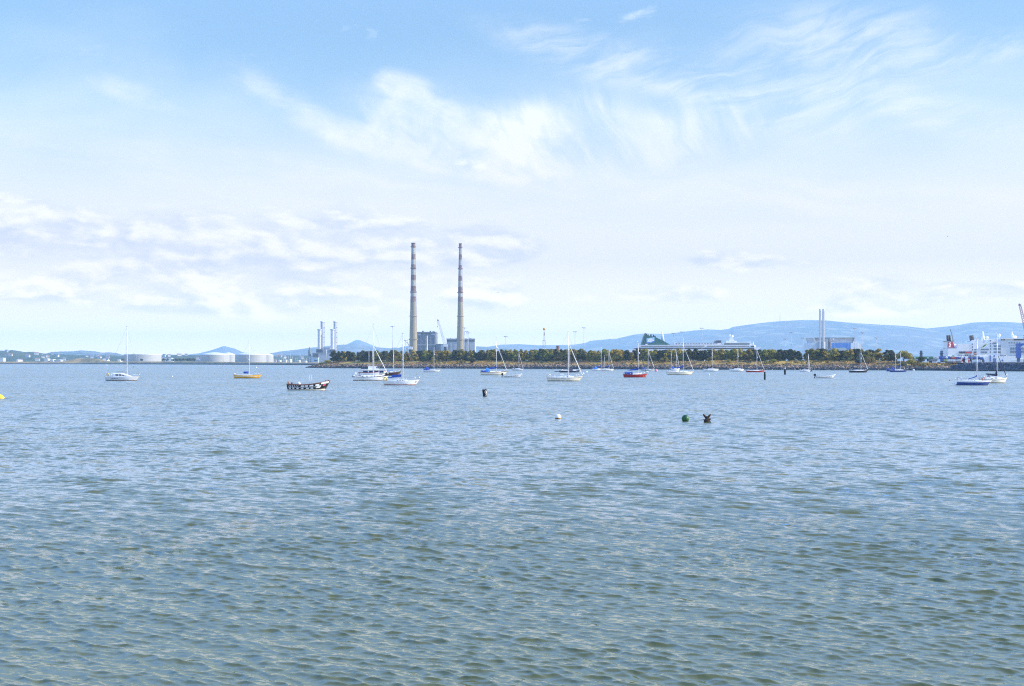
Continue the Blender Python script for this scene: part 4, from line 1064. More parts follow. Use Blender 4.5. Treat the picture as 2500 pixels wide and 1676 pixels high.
def rusty():
    D = dist(1032); s = D / F
    r = thing('rusty_mooring_block', 'dark rusty metal block with two horns sticking out of the water', 'wreckage', (X(1726, D), D, 0))
    RU = mat('dark_rust', (.018, .011, .008), .9, .6, 7.0, var2=(.05, .022, .01), bump=.5); RO = mat('orange_rust', (.055, .028, .012), .9, .6, 7.0, var2=(.14, .06, .018), bump=.5)
    b = MB(); rnd = random.Random(3)
    rings = []
    for z, w in ((-.3, .27), (.02, .265), (.12, .25), (.22, .24), (.27, .17), (.36, .135), (.46, .11), (.50, .07)):
        rings.append([(w * math.cos(2 * math.pi * i / 10) * rnd.uniform(.93, 1.07), w * .8 * math.sin(2 * math.pi * i / 10), z) for i in range(10)])
    b.loft(rings, 0, smooth=False).build('body', RU, r)
    def horn(sx, m):
        rings = []
        for u, w in ((0, .085), (.35, .09), (.7, .075), (1, .03)):
            c = Vector((sx * (.05 + .26 * u), 0, .36 + .30 * u)); rings.append([c + Vector((sx * -w * math.cos(a_) * .7, .07 * math.sin(a_), w * math.cos(a_) * .7)) for a_ in [2 * math.pi * i / 8 for i in range(8)]])
        return MB().loft(rings, 0).build('horn', m, r)
    horn(-1, RU); horn(1, RO)
    for sx in (-1, 1): MB().box((sx * .235, -.02, .20 + .02 * sx), (.14, .22, .085 + .02 * sx), 0, 0, .8).build('lug', RU, r)
    w_ = MB()
    for i in range(60):
        a = rnd.uniform(0, 6.28); z = rnd.uniform(.0, .10); q = .27
        p = Vector((q * math.cos(a), q * .82 * math.sin(a), z)); w_.add([p, p + Vector((.05, -.02, -.02)), p + Vector((.02, -.04, -.09))], [(0, 1, 2)])
    w_.build('weed_fringe', mat('green_weed', (.06, .065, .012), .9, .4, 9.0), r)
rusty()

# --- birds
BIRDW = mat('white_feathers', (.75, .74, .72), .9, .08, 6.0); BIRDG = mat('grey_feathers', (.22, .23, .25), .9, .15, 6.0); BIRDD = mat('dark_feathers', (.05, .05, .055), .9, .2, 6.0)
def gull(label, px, py, D, span, m, up=.35, yaw=0.0, tilt=0.0):
    c = W(px, py, D); r = thing('seagull', label, 'bird', c, yaw, 'gulls over the bay'); k = span / 1.3
    b = MB()
    b.lathe([(.002, -.27), (.035, -.22), (.075, -.08), (.08, .05), (.05, .16), (.045, .20), (.02, .25), (.004, .30)], (0, 0, 0), 10, 0, True, 'y')
    b.add([(-.05, -.2, .01), (.05, -.2, .01), (.08, -.36, 0), (-.08, -.36, 0)], [(0, 1, 2, 3)])
    for s_ in (-1, 1):
        pr = [(.05, .02, .10), (.30, up * .30, .13), (.47, up * .36, .10), (.65, up * .42, .01)]; vs = []
        for xx, zz, ch in pr: vs += [(s_ * xx, .08 + ch * .3 - (xx ** 2) * .35, zz), (s_ * xx, .08 - ch - (xx ** 2) * .35, zz - .01)]
        b.add(vs, [(2 * i, 2 * i + 2, 2 * i + 3, 2 * i + 1) for i in range(3)])
    o = b.build('body', m, r); r.scale = (k, k, k); r.rotation_euler = (tilt, tilt * .6, yaw)
gull('small dark gull in the sky above the right hand mountain', 2313.5, 577.5, 420, 1.15, BIRDD, .45, R(15))
gull('dark gull above the bridge of the white ferry', 2450, 801.5, 600, 1.25, BIRDD, .35, R(-10))
gull('dark gull above the white mast of the white ferry', 2408.5, 813, 620, 1.2, BIRDD, .35, R(20))
gull('dark gull left of the red ferry funnel', 2303.5, 811, 640, 1.1, BIRDD, .3, R(5))
gull('white gull in front of the mountain, left of the twin grey stacks', 1895.5, 797, 600, 1.3, BIRDW, .6, R(30))
gull('white gull in front of the mountain, right of the twin grey stacks', 2022.8, 808, 620, 1.2, BIRDW, .5, R(-20))
gull('tiny dark gull in the sky between the slim stacks and the tall chimneys', 883, 801.5, 500, .9, BIRDD, .5, R(0))
gull('tiny dark gull right of the tall striped chimneys', 1216, 715.5, 500, .9, BIRDD, .5, R(40))
def perched():
    D = dist(915); c = (X(1916.4, D), D, P2H)
    r = thing('seagull', 'white gull perched on the shorter black post', 'bird', c, R(70))
    b = MB(); rings = []
    for x, z, w in ((-.26, .16, .02), (-.14, .19, .07), (.0, .22, .11), (.10, .27, .10), (.15, .34, .07), (.18, .40, .065), (.24, .41, .045), (.28, .40, .012)):
        rings.append([(x, w * math.cos(a_), z + w * 1.1 * math.sin(a_)) for a_ in [2 * math.pi * i / 10 for i in range(10)]])
    b.loft(rings, 0); b.build('body', BIRDW, r)
    MB().tube([(.0, .03, .0), (.0, .03, .15)], .012, 5).tube([(.0, -.03, .0), (.0, -.03, .15)], .012, 5).build('legs', ORB, r)
    r.scale = (1.5, 1.5, 1.5)
perched()

# ------------------------------------------------------------------ trees and bushes
BARK = mat('bark', (0.06, 0.045, 0.032), 0.95, 0.35, 2.0, stretch=(2, 2, .4))
LEAF = {'dark': mat('dark_needles', (0.056, 0.060, 0.013), 0.8, 0.3, .5, island=.45, trans=.15), 'olive': mat('olive_leaves', (0.25, 0.205, 0.03), 0.8, 0.3, .5, island=.45, trans=.25),
        'gold': mat('golden_leaves', (0.37, 0.28, 0.04), 0.8, 0.3, .5, island=.45, trans=.25), 'green': mat('green_leaves', (0.21, 0.22, 0.028), 0.8, 0.3, .5, island=.45, trans=.25),
        'brown': mat('brown_leaves', (0.24, 0.175, 0.035), 0.8, 0.3, .5, island=.45, trans=.2), 'lime': mat('yellow_green_leaves', (0.34, 0.29, 0.04), 0.8, 0.3, .5, island=.45, trans=.3)}
def leaves(b, lobes, rnd, size, dens):
    """leaf-sized faces scattered through the lobes of a crown"""
    for c, rad in lobes:
        n = int(dens * rad * rad)
        for _ in range(n):
            v = Vector((rnd.gauss(0, 1), rnd.gauss(0, 1), rnd.gauss(0, 1))).normalized()
            p = Vector(c) + Vector((v.x, v.y, v.z * .85)) * rad * (rnd.random() ** .35) * rnd.uniform(.75, 1.12)
            nm = (v + Vector((rnd.gauss(0, .55), rnd.gauss(0, .55), rnd.gauss(0, .55) + .25))).normalized()
            a = nm.orthogonal().normalized(); e = nm.cross(a); w = rnd.uniform(0, 6.28)
            a, e = a * math.cos(w) + e * math.sin(w), e * math.cos(w) - a * math.sin(w)
            s_ = size * rnd.uniform(.6, 1.35)
            b.add([p - a * s_ * .5, p + e * s_ * .42, p + a * s_ * .62, p - e * s_ * .42], [(0, 1, 2, 3)], 0, False)
def make_tree(kind, seed, H_=8.2, width=5.6, habit='round'):
    rnd = random.Random(seed)
    r = thing('tree', 'tree', 'tree', (0, 0, -50))
    lobes = []; t = MB()
    n = 19 if habit == 'round' else 16
    lean = rnd.uniform(-.4, .4)
    for i in range(n):
        u = i / (n - 1); w = rnd.uniform(0, 6.28)
        if habit == 'round': z = H_ * (.14 + .72 * u); rr = width / 2 * (1 - .72 * max(0, u - .45) / .55) * rnd.uniform(.35, .8)
        elif habit == 'cone': z = H_ * (.12 + .80 * u); rr = width / 2 * (1 - .9 * u) * rnd.uniform(.4, .8)
        else: z = H_ * (.22 + .68 * u); rr = width / 2 * (1 - .4 * u) * rnd.uniform(.4, .85)
        lobes.append(((rr * math.cos(w) + lean * u, rr * math.sin(w), z), rnd.uniform(.95, 1.5) * width / 5.6 * (1 - .3 * u)))
    lobes.append(((lean, 0, H_ * .9), width * .14))
    t.tube([(0, 0, -.6), (.05 * lean, 0, H_ * .3), (lean * .6, .1, H_ * .62), (lean, 0, H_ * .88)], [.20, .16, .10, .03], 7)
    for c, rad in lobes[::2]: t.tube([(lean * .3, 0, max(.8, c[2] * .55)), (c[0] * .5, c[1] * .5, c[2] * .8), c], [.09, .06, .02], 5)
    t.build('trunk', BARK, r)
    b = MB(); leaves(b, lobes, rnd, .56, 120); b.build('crown', LEAF[kind], r, fix=False)
    return r
PROTO = {}
for k_, (kind, n) in enumerate((('dark', 4), ('olive', 3), ('gold', 2), ('green', 2), ('brown', 1), ('lime', 1))):
    PROTO[kind] = [make_tree(kind, 100 + 10 * k_ + i, 8.2, (5.6, 6.2, 5.0, 5.8)[i], ('round', 'flat', 'flat', 'round')[i] if kind == 'dark' else 'round') for i in range(n)]
MARKS = [(700, 'the tip of the bank'), (912, 'the tallest yacht mast'), (1009, 'the left striped chimney'), (1060, 'the small blue hooded yacht'), (1124, 'the right striped chimney'), (1212, 'the bright blue hooded yacht'), (1267, 'the small bare masted yacht'),
         (1329, 'the orange topped lattice tower'), (1387, 'the cream yacht'), (1468, 'the overlapping yachts'), (1558, 'the blue covered red yacht'), (1668, 'the white ketch'), (1738, 'the yacht under the ferry'), (1801, 'the short covered yacht'),
         (1848, 'the low red yacht'), (1917, 'the post with the bird'), (2006, 'the twin grey stacks'), (2102, 'the black hulled yacht'), (2186, 'the two blue yachts')]
ORD = ['first', 'second', 'third', 'fourth', 'fifth', 'sixth', 'seventh', 'eighth', 'ninth', 'tenth', 'eleventh', 'twelfth', 'thirteenth', 'fourteenth', 'fifteenth', 'sixteenth', 'seventeenth', 'eighteenth', 'nineteenth', 'twentieth']
LOOK = {'dark': 'dark pine', 'olive': 'olive green tree', 'gold': 'golden brown tree', 'green': 'fresh green tree', 'brown': 'brown tree', 'lime': 'yellow green tree'}
used_proto = set(); count = {}
def plant(kind, px, a, k, row):
    pr = random.choice(PROTO[kind]); d = shoreD(px) + a
    mk = [m for m in MARKS if m[0] <= px][-1]; count[(row, mk)] = count.get((row, mk), 0) + 1
    lab = f"{LOOK[kind]} in the {row} row of the tree belt, {ORD[count[(row, mk)] - 1]} right of {mk[1]}"
    w = lab.split()
    if len(w) > 16: lab = f"{LOOK[kind]} of the {row} row, {ORD[count[(row, mk)] - 1]} right of {mk[1]}"
    loc = (X(px, d), d, bank_h(px, a) - .2); rz = random.uniform(0, 6.28); sc = (k * random.uniform(1.15, 1.65), k * random.uniform(1.0, 1.4), k)
    if pr in used_proto: r = dup(pr, loc, rz, lab, sc)
    else: used_proto.add(pr); r = pr; r.location = loc; r.rotation_euler = (0, 0, rz); r.scale = sc; r['label'] = lab
    r['group'] = 'trees of the belt along the bank'
HINT = [(815, 'dark'), (835, 'dark'), (880, 'dark'), (910, 'dark'), (940, 'dark'), (985, 'olive'), (1008, 'gold'), (1028, 'dark'), (1042, 'green'), (1066, 'dark'), (1082, 'brown'), (1096, 'lime'), (1112, 'dark'), (1128, 'olive'), (1145, 'dark'), (1175, 'dark'), (1195, 'olive'), (1220, 'dark'), (1240, 'green'), (1270, 'olive'), (1290, 'gold'), (1315, 'dark'), (1340, 'green'), (1365, 'dark'),
        (1400, 'olive'), (1420, 'dark'), (1440, 'olive'), (1460, 'gold'), (1485, 'green'), (1500, 'gold'), (1530, 'dark'), (1560, 'dark'), (1590, 'lime'), (1610, 'dark'), (1640, 'olive'), (1660, 'gold'), (1690, 'dark'), (1720, 'dark'), (1750, 'gold'), (1780, 'green'), (1800, 'lime'), (1830, 'olive'), (1850, 'dark'), (1880, 'lime'), (1900, 'green'), (1930, 'dark'), (1950, 'dark'), (1975, 'olive'), (1995, 'dark'), (2015, 'gold'), (2030, 'lime'), (2055, 'dark'), (2075, 'gold'), (2085, 'dark'), (2115, 'olive'), (2130, 'dark'), (2145, 'gold'), (2170, 'dark')]
def kind_at(px):
    if random.random() < .30: return random.choice(['dark', 'olive', 'olive', 'gold', 'green', 'brown'])
    return min(HINT, key=lambda h: abs(h[0] - px))[1]
px = 818.0
while px < 2178:
    if not (1955 < px < 1966 or 2152 < px < 2160): plant(kind_at(px), px, random.uniform(29, 37), random.uniform(.72, 1.12) * interp([(800, 1.0), (1400, .98), (2200, .86)], px), 'front')
    px += random.uniform(7.5, 12.5)
px = 826.0
while px < 2180:
    if not (1952 < px < 1968 or 2150 < px < 2162): plant(kind_at(px + 7), px, random.uniform(43, 60), random.uniform(.92, 1.12) * interp([(800, 1.0), (1400, .98), (2200, .86)], px), 'back')
    px += random.uniform(8.5, 14)

def bush(label, px, a, w, hgt, kind, seed, size=.34, name='bush', cat='bush'):
    rnd = random.Random(seed); d = shoreD(px) + a
    r = thing(name, label, cat, (X(px, d), d, bank_h(px, a) - .25), 0, 'bushes on the bank')
    lobes = []
    for i in range(11):
        q = rnd.uniform(0, 6.28); rr = (rnd.random() ** .5) * w / 2 * .72; z = hgt * (.25 + .5 * (1 - (rr / (w / 2)) ** 2) * rnd.uniform(.5, 1.05))
        lobes.append(((rr * math.cos(q), rr * math.sin(q) * .8, z), rnd.uniform(.2, .3) * min(w, hgt * 1.2)))
    t = MB()
    for c, _ in lobes[:5]: t.tube([(0, 0, -.2), (c[0] * .5, c[1] * .5, c[2] * .5), c], [.09, .06, .02], 5)
    t.build('stem', BARK, r)
    b = MB(); leaves(b, lobes, rnd, size, 150); b.build('foliage', LEAF[kind], r, fix=False)
for i, (lab, px, a, w, hgt, kind) in enumerate((
        ('low yellow green bush at the left end of the bank', 784, 19, 3.6, 2.2, 'lime'), ('taller yellow bush beside the first pine at the left end of the bank', 800, 21, 5.5, 3.6, 'lime'),
        ('round olive bush on the slope behind the small blue hooded yacht', 1057, 14, 6.5, 4.2, 'olive'), ('low olive bush on the slope below the right striped chimney', 1129, 16, 5.0, 2.8, 'olive'), ('large round dark green bush low on the slope left of the bright blue hooded yacht', 1152, 15, 7.8, 5.2, 'dark'),
        ('grey green bush on the slope left of the cream yacht', 1333, 20, 7.0, 3.8, 'dark'), ('wide olive bush on the slope left of the white ketch', 1623, 20, 8.0, 4.2, 'olive'), ('small round golden bush on the slope below the ferry', 1779.5, 14, 3.8, 3.6, 'lime'),
        ('bright green bush on the slope right of the low red yacht', 1888, 19, 7.0, 3.0, 'green'), ('pale green bush on the slope left of the post with the bird', 1872, 15, 4.0, 2.4, 'lime'), ('brown rounded bush behind the bow of the black hulled yacht', 2122, 13, 7.2, 5.6, 'brown'), ('dark bush behind the mast of the black hulled yacht', 2098, 12, 7.0, 4.8, 'dark'),
        ('yellow green bush at the foot of the willow', 2226, 11, 7.0, 4.6, 'lime'), ('brown spreading bush right of the willow', 2240, 9, 6.0, 3.4, 'brown'), ('long low bush on the bank right of the willow', 2261, 9, 8.5, 3.2, 'gold'), ('dark bush low on the rocks below the willow', 2206, 7, 5.5, 3.2, 'olive'), ('small dark tree in front of the green containers', 2249, 30, 4.2, 4.6, 'dark'))):
    bush(lab, px, a, w, hgt, kind, 300 + i)
def willow():
    px, a = 2206, 24; d = shoreD(px) + a; rnd = random.Random(77)
    r = thing('willow_tree', 'broad dome shaped willow at the right end of the tree belt', 'tree', (X(px, d), d, bank_h(px, a) - .3))
    lobes = []
    for i in range(22):
        q = rnd.uniform(0, 6.28); rr = (rnd.random() ** .5) * 4.0; z = 2.0 + 4.3 * math.sqrt(max(.05, 1 - (rr / 4.6) ** 2)) * rnd.uniform(.5, 1)
        lobes.append(((rr * math.cos(q), rr * math.sin(q), z), rnd.uniform(1.3, 1.9)))
    t = MB().tube([(0, 0, -.4), (.1, 0, 2.2), (.2, 0, 4.5)], [.4, .3, .12], 8)
    for c, _ in lobes[:8]: t.tube([(.1, 0, 2.0), (c[0] * .5, c[1] * .5, c[2] * .8), c], [.14, .08, .02], 5)
    t.build('trunk', BARK, r)
    b = MB(); leaves(b, lobes, rnd, .50, 130); b.build('crown', LEAF['lime'], r, fix=False)
willow()
FARLEAF = MB
for i, (px, w) in enumerate(((401, 4), (408, 5), (421, 4), (432, 4.5), (440, 5), (447, 4), (457, 5), (463, 4), (470, 5.5), (475, 4.5), (298, 6), (346, 3))):
    d = wallD(px) + 70; rnd = random.Random(500 + i); k = 1.7
    lab = 'small dark tree left of the flat white tank' if px < 300 else 'small dark tree in front of the flat white tank' if px < 390 else ORD[i] + ' small dark tree of the row between the flat and domed tanks'
    r = thing('tree', lab, 'tree', (X(px, d), d, 5.0), 0, 'small trees on the far embankment')
    MB().tube([(0, 0, -.5), (0, 0, 2.2 * k), (.2, 0, 3.4 * k)], [.3, .2, .06], 6).build('trunk', BARK, r)
    b = MB(); leaves(b, [((rnd.uniform(-w / 2.6, w / 2.6) * k, rnd.uniform(-1, 1), (1.6 + rnd.uniform(0, 1.6)) * k), 1.0 * k) for _ in range(7)], rnd, .8, 40); b.build('crown', LEAF['dark'], r, fix=False)

# ------------------------------------------------------------------ buildings, ships and port across the water
class FS:
    """a frame for something far off: local x and z from photo pixels at one distance"""
    def __init__(s, pxc, D): s.c, s.D = pxc, D; s.o = (X(pxc, D), D, 0)
    def x(s, px): return (px - s.c) / F * s.D
    def z(s, py): return Z(py, s.D)
    def box(s, b, x0, x1, y0, y1, d0, d1, k=0): return b.slab(s.x(x0), s.x(x1), d0, d1, min(s.z(y0), s.z(y1)), max(s.z(y0), s.z(y1)), k)
    def poly(s, b, ps, d0, d1, k=0): return b.prism([(s.x(p), s.z(q)) for p, q in ps], d0, d1, k)
CONC = mat('weathered_concrete', (0.29, 0.24, 0.155), 0.9, 0.16, .12, stretch=(3, 3, .25)); STACKRED = mat('faded_red_paint', (0.19, 0.085, 0.065), 0.85, 0.35, .35, var2=(.25, .17, .14)); STACKWHITE = mat('weathered_white_paint', (0.44, 0.42, 0.36), 0.85, 0.16, .35, var2=(.28, .27, .23))
CLAD = mat('grey_cladding', (0.15, 0.16, 0.185), 0.8, 0.12, .1, stretch=(1, 1, .15)); CLADL = mat('light_grey_cladding', (0.40, 0.42, 0.44), 0.7, 0.06, .15, stretch=(1, 1, .2)); CLADD = mat('dark_cladding', (0.09, 0.10, 0.12), 0.7, 0.15, .2)
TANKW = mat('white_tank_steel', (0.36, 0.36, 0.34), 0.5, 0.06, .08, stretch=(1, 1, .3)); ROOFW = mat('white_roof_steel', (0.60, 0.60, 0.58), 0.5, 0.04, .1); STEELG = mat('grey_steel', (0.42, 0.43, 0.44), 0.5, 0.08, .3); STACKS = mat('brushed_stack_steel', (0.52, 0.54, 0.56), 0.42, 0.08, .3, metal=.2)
GLASSB = mat('blue_cladding', (0.03, 0.16, 0.50), 0.4, 0.1, .2); BRICK = mat('brown_brick', (0.22, 0.11, 0.085), 0.9, 0.2, .4); SHIPW = mat('ship_white', (0.78, 0.78, 0.77), 0.45, 0.05, .1); SHIPG = mat('ship_window_band', (0.035, 0.045, 0.06), 0.3, 0.2, .3); SHIPPALE = mat('ship_pale_grey', (0.62, 0.64, 0.66), 0.5, 0.05, .1)
GREENF = mat('green_funnel', (0.02, 0.10, 0.075), 0.5, 0.12, .2); SOOT = mat('sooty_pipe', (0.035, 0.03, 0.03), 0.8, 0.4, .6); REDF = mat('red_funnel', (0.62, 0.03, 0.04), 0.5, 0.1, .3); CRB = mat('crane_blue', (0.02, 0.08, 0.36), 0.5, 0.12, .3); CRD = mat('tower_blue', (0.035, 0.07, 0.16), 0.6, 0.15, .4); CRR = mat('crane_red', (0.36, 0.12, 0.10), 0.6, 0.2, .5); LATT = mat('lattice_steel', (0.33, 0.30, 0.31), 0.6, 0.1, .4)
GRB = mat('container_green', (0.06, 0.20, 0.07), 0.6, 0.15, .3); BLB = mat('container_blue', (0.015, 0.08, 0.36), 0.6, 0.15, .3); RDB = mat('container_red', (0.55, 0.05, 0.04), 0.6, 0.15, .3); ORB2 = mat('container_rust', (0.38, 0.15, 0.08), 0.7, 0.2, .3); WHB = mat('container_white', (0.66, 0.68, 0.70), 0.6, 0.1, .3); DKB = mat('container_navy', (0.03, 0.05, 0.14), 0.6, 0.2, .3); YGB = mat('container_yellow_green', (.38, .42, .12), .6, .1, .3); BEAMD = mat('dark_beam', (0.02, 0.022, 0.03), 0.7, 0.2, .3)

def chimney(label, pxc, D, prof, bands, rings, top):
    f = FS(pxc, D); r = thing('power_station_chimney', label, 'chimney', f.o, 0, 'tall striped power station chimneys')
    hw = lambda y: interp(prof, y) / 2 / F * D
    b = MB(); ys = sorted(set([top] + [q for q in bands] + [884.0, 886.0]))
    lst = [(y0, y1) for y0, y1 in zip(ys[:-1], ys[1:])]
    for i, (y0, y1) in enumerate(lst):
        k = (1 if i % 2 == 0 else 2) if i < len(bands) else 0
        seg = [y1 + (y0 - y1) * j / 4 for j in range(5)]
        b.lathe([(hw(y), f.z(y)) for y in seg], (0, 0, 0), 40, k)
    b.build('shaft', [CONC, STACKRED, STACKWHITE], r)
    for i, y in enumerate(rings):
        MB().lathe([(hw(y), f.z(y) - 1.2), (hw(y) + 1.25, f.z(y) - .5), (hw(y) + 1.25, f.z(y) + .7), (hw(y), f.z(y) + .7)], (0, 0, 0), 40).build('gallery', STACKRED if i < 3 else CONC, r)
    MB().lathe([(hw(top) + .25, f.z(top) - .5), (hw(top) + .45, f.z(top)), (hw(top) + .3, f.z(top) + .5), (hw(top) * .75, f.z(top) + .5), (hw(top) * .7, f.z(top) - 2)], (0, 0, 0), 40).build('rim', SOOT, r)
    MB().tube([(hw(600) * 1.0, -hw(600) * .3, f.z(600)), (hw(760) * 1.0, -hw(760) * .3, f.z(760)), (hw(884) * 1.0, -hw(884) * .3, f.z(884))], .25, 5).build('ladder', LATT, r)
q = lambda cy: 580 + cy / 5.229
chimney('left and thicker of the two very tall red and white striped chimneys', 1009.1, 2430, [(594, 9.6), (612, 9.7), (680, 12.3), (713, 13.6), (772, 16.1), (829, 19.0), (884, 20.6)],
        [q(c) for c in (133, 215, 283, 347, 412, 480, 550, 620, 700, 755, 825)], [q(c) for c in (121, 393, 698, 1006, 1302)], 594.2)
chimney('right and slimmer of the two very tall red and white striped chimneys', 1123.9, 2500, [(595, 7.0), (614, 7.1), (680, 10.2), (714, 11.4), (772, 13.8), (829, 16.6), (884, 18.0)],
        [q(c) for c in (135, 218, 285, 355, 405, 493, 555, 630, 702, 760, 825)], [q(c) for c in (131, 401, 703, 1006, 1305)], 595.5)

def block(label, pxc, D, x0, x1, ytop, mwall, depth=60, bands=(), bits=(), parapet=None, name='power_station_building', group=None, cat='building', ybase=884, lines=()):
    f = FS(pxc, D); r = thing(name, label, cat, f.o, 0, group)
    f.box(MB(), x0, x1, ybase, ytop, 0, depth).build('wall', mwall, r)
    if parapet: m, y1, ex = parapet; f.box(MB(), x0 - ex, x1 + ex, y1, ytop - .15, -1.2, depth + 1.2).build('parapet', m, r)
    for nm, m, a, b_, y0, y1 in bands: f.box(MB(), a, b_, y0, y1, -.5, 1).build(nm, m, r)
    for nm, m, a, b_, y0 in bits: f.box(MB(), a, b_, ytop, y0, 8, 22).build(nm, m, r)
    for a in lines: f.box(MB(), a - .25, a + .25, ybase, ytop + 8, -.35, .5).build('downpipe', CLADL, r)
    return f, r
block('tall dark grey power station block beside the left striped chimney', 1041, 2520, 1018.6, 1063.2, 811, CLAD, 70, (('louvre', CLADL, 1019.5, 1028, 815, 818.8), ('louvre', CLADL, 1053, 1062, 815, 818.8), ('panel', CLADD, 1021.5, 1024.5, 821.5, 824), ('ledge', CLADL, 1018.6, 1063.2, 841.8, 843.6)),
      (('roof_vent', CLADD, 1029.8, 1033, 808), ('roof_vent', CLADD, 1048, 1051, 808), ('roof_house', CLAD, 1055, 1060, 809)), (CLAD, 814, .4), lines=(1027.3, 1038, 1050, 1061))
block('low dark and pale building between the two power station blocks', 1077, 2500, 1063.9, 1090, 840.5, CLAD, 50, (('pale_panel', CLADL, 1076, 1087, 842, 884),), (('roof_rail', CLADD, 1064, 1076, 840),))
block('wide pale grey power station building with a dark band, behind the right striped chimney', 1125, 2560, 1090.5, 1159.3, 827, CLADL, 80, (('window_band', CLADD, 1091.5, 1158.6, 829.8, 834.5),), (('roof_vent', STEELG, 1098, 1100, 825), ('roof_vent', STEELG, 1112.5, 1114.5, 824.8), ('roof_vent', STEELG, 1145, 1147.5, 824.8), ('roof_vent', STEELG, 1149, 1150.5, 825)), (CLADL, 829.5, .5), lines=(1100, 1110, 1138, 1148))
def small_chimney():
    f = FS(1042.6, 2440); r = thing('boiler_chimney', 'short cream chimney with a red brown side in front of the dark block', 'chimney', f.o)
    w = 1.5 / F * f.D
    MB().lathe([(w * 1.2, f.z(886)), (w * 1.15, f.z(852)), (w * .95, f.z(848)), (w * .85, f.z(820))], (0, 0, 0), 20).build('shaft', mat('cream_render', (.62, .58, .42), .8, .1, .3), r)
    MB().slab(-w * 1.5, -w * .85, -.6, .6, f.z(886), f.z(822)).build('service_duct', BRICK, r)
    MB().lathe([(w * .9, f.z(820)), (w * .7, f.z(818.5))], (0, 0, 0), 20).build('cap', SOOT, r)
small_chimney()

def lattice(b, p0, p1, w0, w1, n, r_, k=0):
    """four-legged lattice boom"""
    p0, p1 = Vector(p0), Vector(p1); t = (p1 - p0).normalized(); a = t.cross(Vector((0, 1, 0))).normalized(); e = t.cross(a)
    pts = []
    for i in range(n + 1):
        u = i / n; c = p0.lerp(p1, u); w = w0 + (w1 - w0) * u
        pts.append([c + (a * sx + e * sy) * w / 2 for sx, sy in ((1, 1), (1, -1), (-1, -1), (-1, 1))])
    for j in range(4): b.tube([p[j] for p in pts], r_, 4, k)
    for i in range(n):
        for j in range(4):
            b.tube([pts[i][j], pts[i + 1][(j + 1) % 4]], r_ * .7, 4, k)
def crane(label, pxc, D, foot, tip, hook, m, w, cabin=None, r_=.16, name='crane'):
    f = FS(pxc, D); r = thing(name, label, 'crane', f.o)
    b = MB(); lattice(b, (f.x(foot[0]), 0, f.z(foot[1])), (f.x(tip[0]), 0, f.z(tip[1])), w, w * .55, 16, r_); b.build('jib', m, r)
    MB().box((f.x(tip[0]) - .3, 0, f.z(tip[1]) - 1.2), (w * .6, w * .45, w * .7), 0, 0, .6).build('jib_head', SOOT if m is LATT else m, r)
    if hook:
        MB().tube([(f.x(tip[0]) - 1.2, 0, f.z(tip[1])), (f.x(hook[0]), 0, f.z(hook[1]))], .09, 4).build('hoist_rope', SOOT, r)
        MB().box((f.x(hook[0]), 0, f.z(hook[1]) - 1.4), (1.0, .8, 1.8), 0, 0, .7).build('hook_block', SOOT, r)
    MB().slab(f.x(foot[0]) - 2.5, f.x(foot[0]) + 3.5, -2, 2, f.z(foot[1]) - 3.2, f.z(foot[1]) + .6).build('machinery_house', cabin or WHB, r)
    MB().box((f.x(foot[0]), 0, 3), (5, 5, f.z(foot[1]) - 6.2), 0, 0, .6).build('undercarriage', SOOT, r)
crane('slender lattice crane leaning left between the two power station blocks', 1086, 2200, (1086.5, 842), (1069.5, 782.5), (1068.2, 797.5), LATT, 3.6)
crane('dark crane jib tip behind the trees left of the left striped chimney', 996, 2000, (1001, 848), (993.5, 835), None, LATT, 1.2, r_=.14)
crane('red lattice crane jib at the right edge of the picture', 2510, 1250, (2508, 820), (2489.5, 743.5), None, CRR, 2.6, CRR, .15)
crane('thin dark crane with its tip above the red ferry funnel', 2325, 1500, (2329, 838), (2320.5, 804.5), None, LATT, 1.0, r_=.12)

def twin_stack(label, x0, x1, y0, bx0, bx1, by0):
    D = 2420; f = FS((x0 + x1) / 2, D); r = thing('exhaust_stack', label, 'chimney', f.o, 0, 'steel stacks of the power plant')
    w = (x1 - x0) / 2 / F * D; w2 = (bx1 - bx0) / 2 / F * D; xb = f.x((bx0 + bx1) / 2)
    MB().lathe([(w, f.z(856)), (w, f.z(y0) - 1)], (0, 0, 0), 28).build('front_flue', STACKS, r)
    for i in range(7): y = 806 + i * 7; MB().lathe([(w, f.z(y) - .25), (w + .18, f.z(y)), (w, f.z(y) + .25)], (0, 0, 0), 28).build('stiffener_ring', STACKS, r)
    MB().lathe([(w + .1, f.z(y0) - 2.2), (w + .9, f.z(y0) - 1.4), (w + .9, f.z(y0) - .6), (w, f.z(y0))], (0, 0, 0), 28).build('gallery', STEELG, r)
    MB().lathe([(w2, f.z(858)), (w2, f.z(by0) - 3), (w2 * .99, f.z(by0))], (xb, 14, 0), 28).build('rear_flue', CLADL, r)
    MB().lathe([(w2 + .12, f.z(by0) - 2.4), (w2 + .3, f.z(by0) - 1.6), (w2 + .3, f.z(by0)), (w2 * .8, f.z(by0))], (xb, 14, 0), 28).build('rim', STEELG, r)
    b = MB(); b.tube([(xb + w2 + .9, 13, f.z(860)), (xb + w2 + .9, 13, f.z(by0 + 3))], .22, 5)
    for i in range(6): b.slab(xb + w2, xb + w2 + 1.6, 12.2, 13.8, f.z(788 + i * 12), f.z(788 + i * 12) + .5)
    b.build('ladder', LATT, r)
twin_stack('left of two pairs of tall steel exhaust stacks, left of the tree belt', 775.6, 785, 804, 780, 788.3, 784.3)
twin_stack('right of two pairs of tall steel exhaust stacks, nearer the tree belt', 807.2, 816.6, 804, 811.8, 819.5, 784.3)
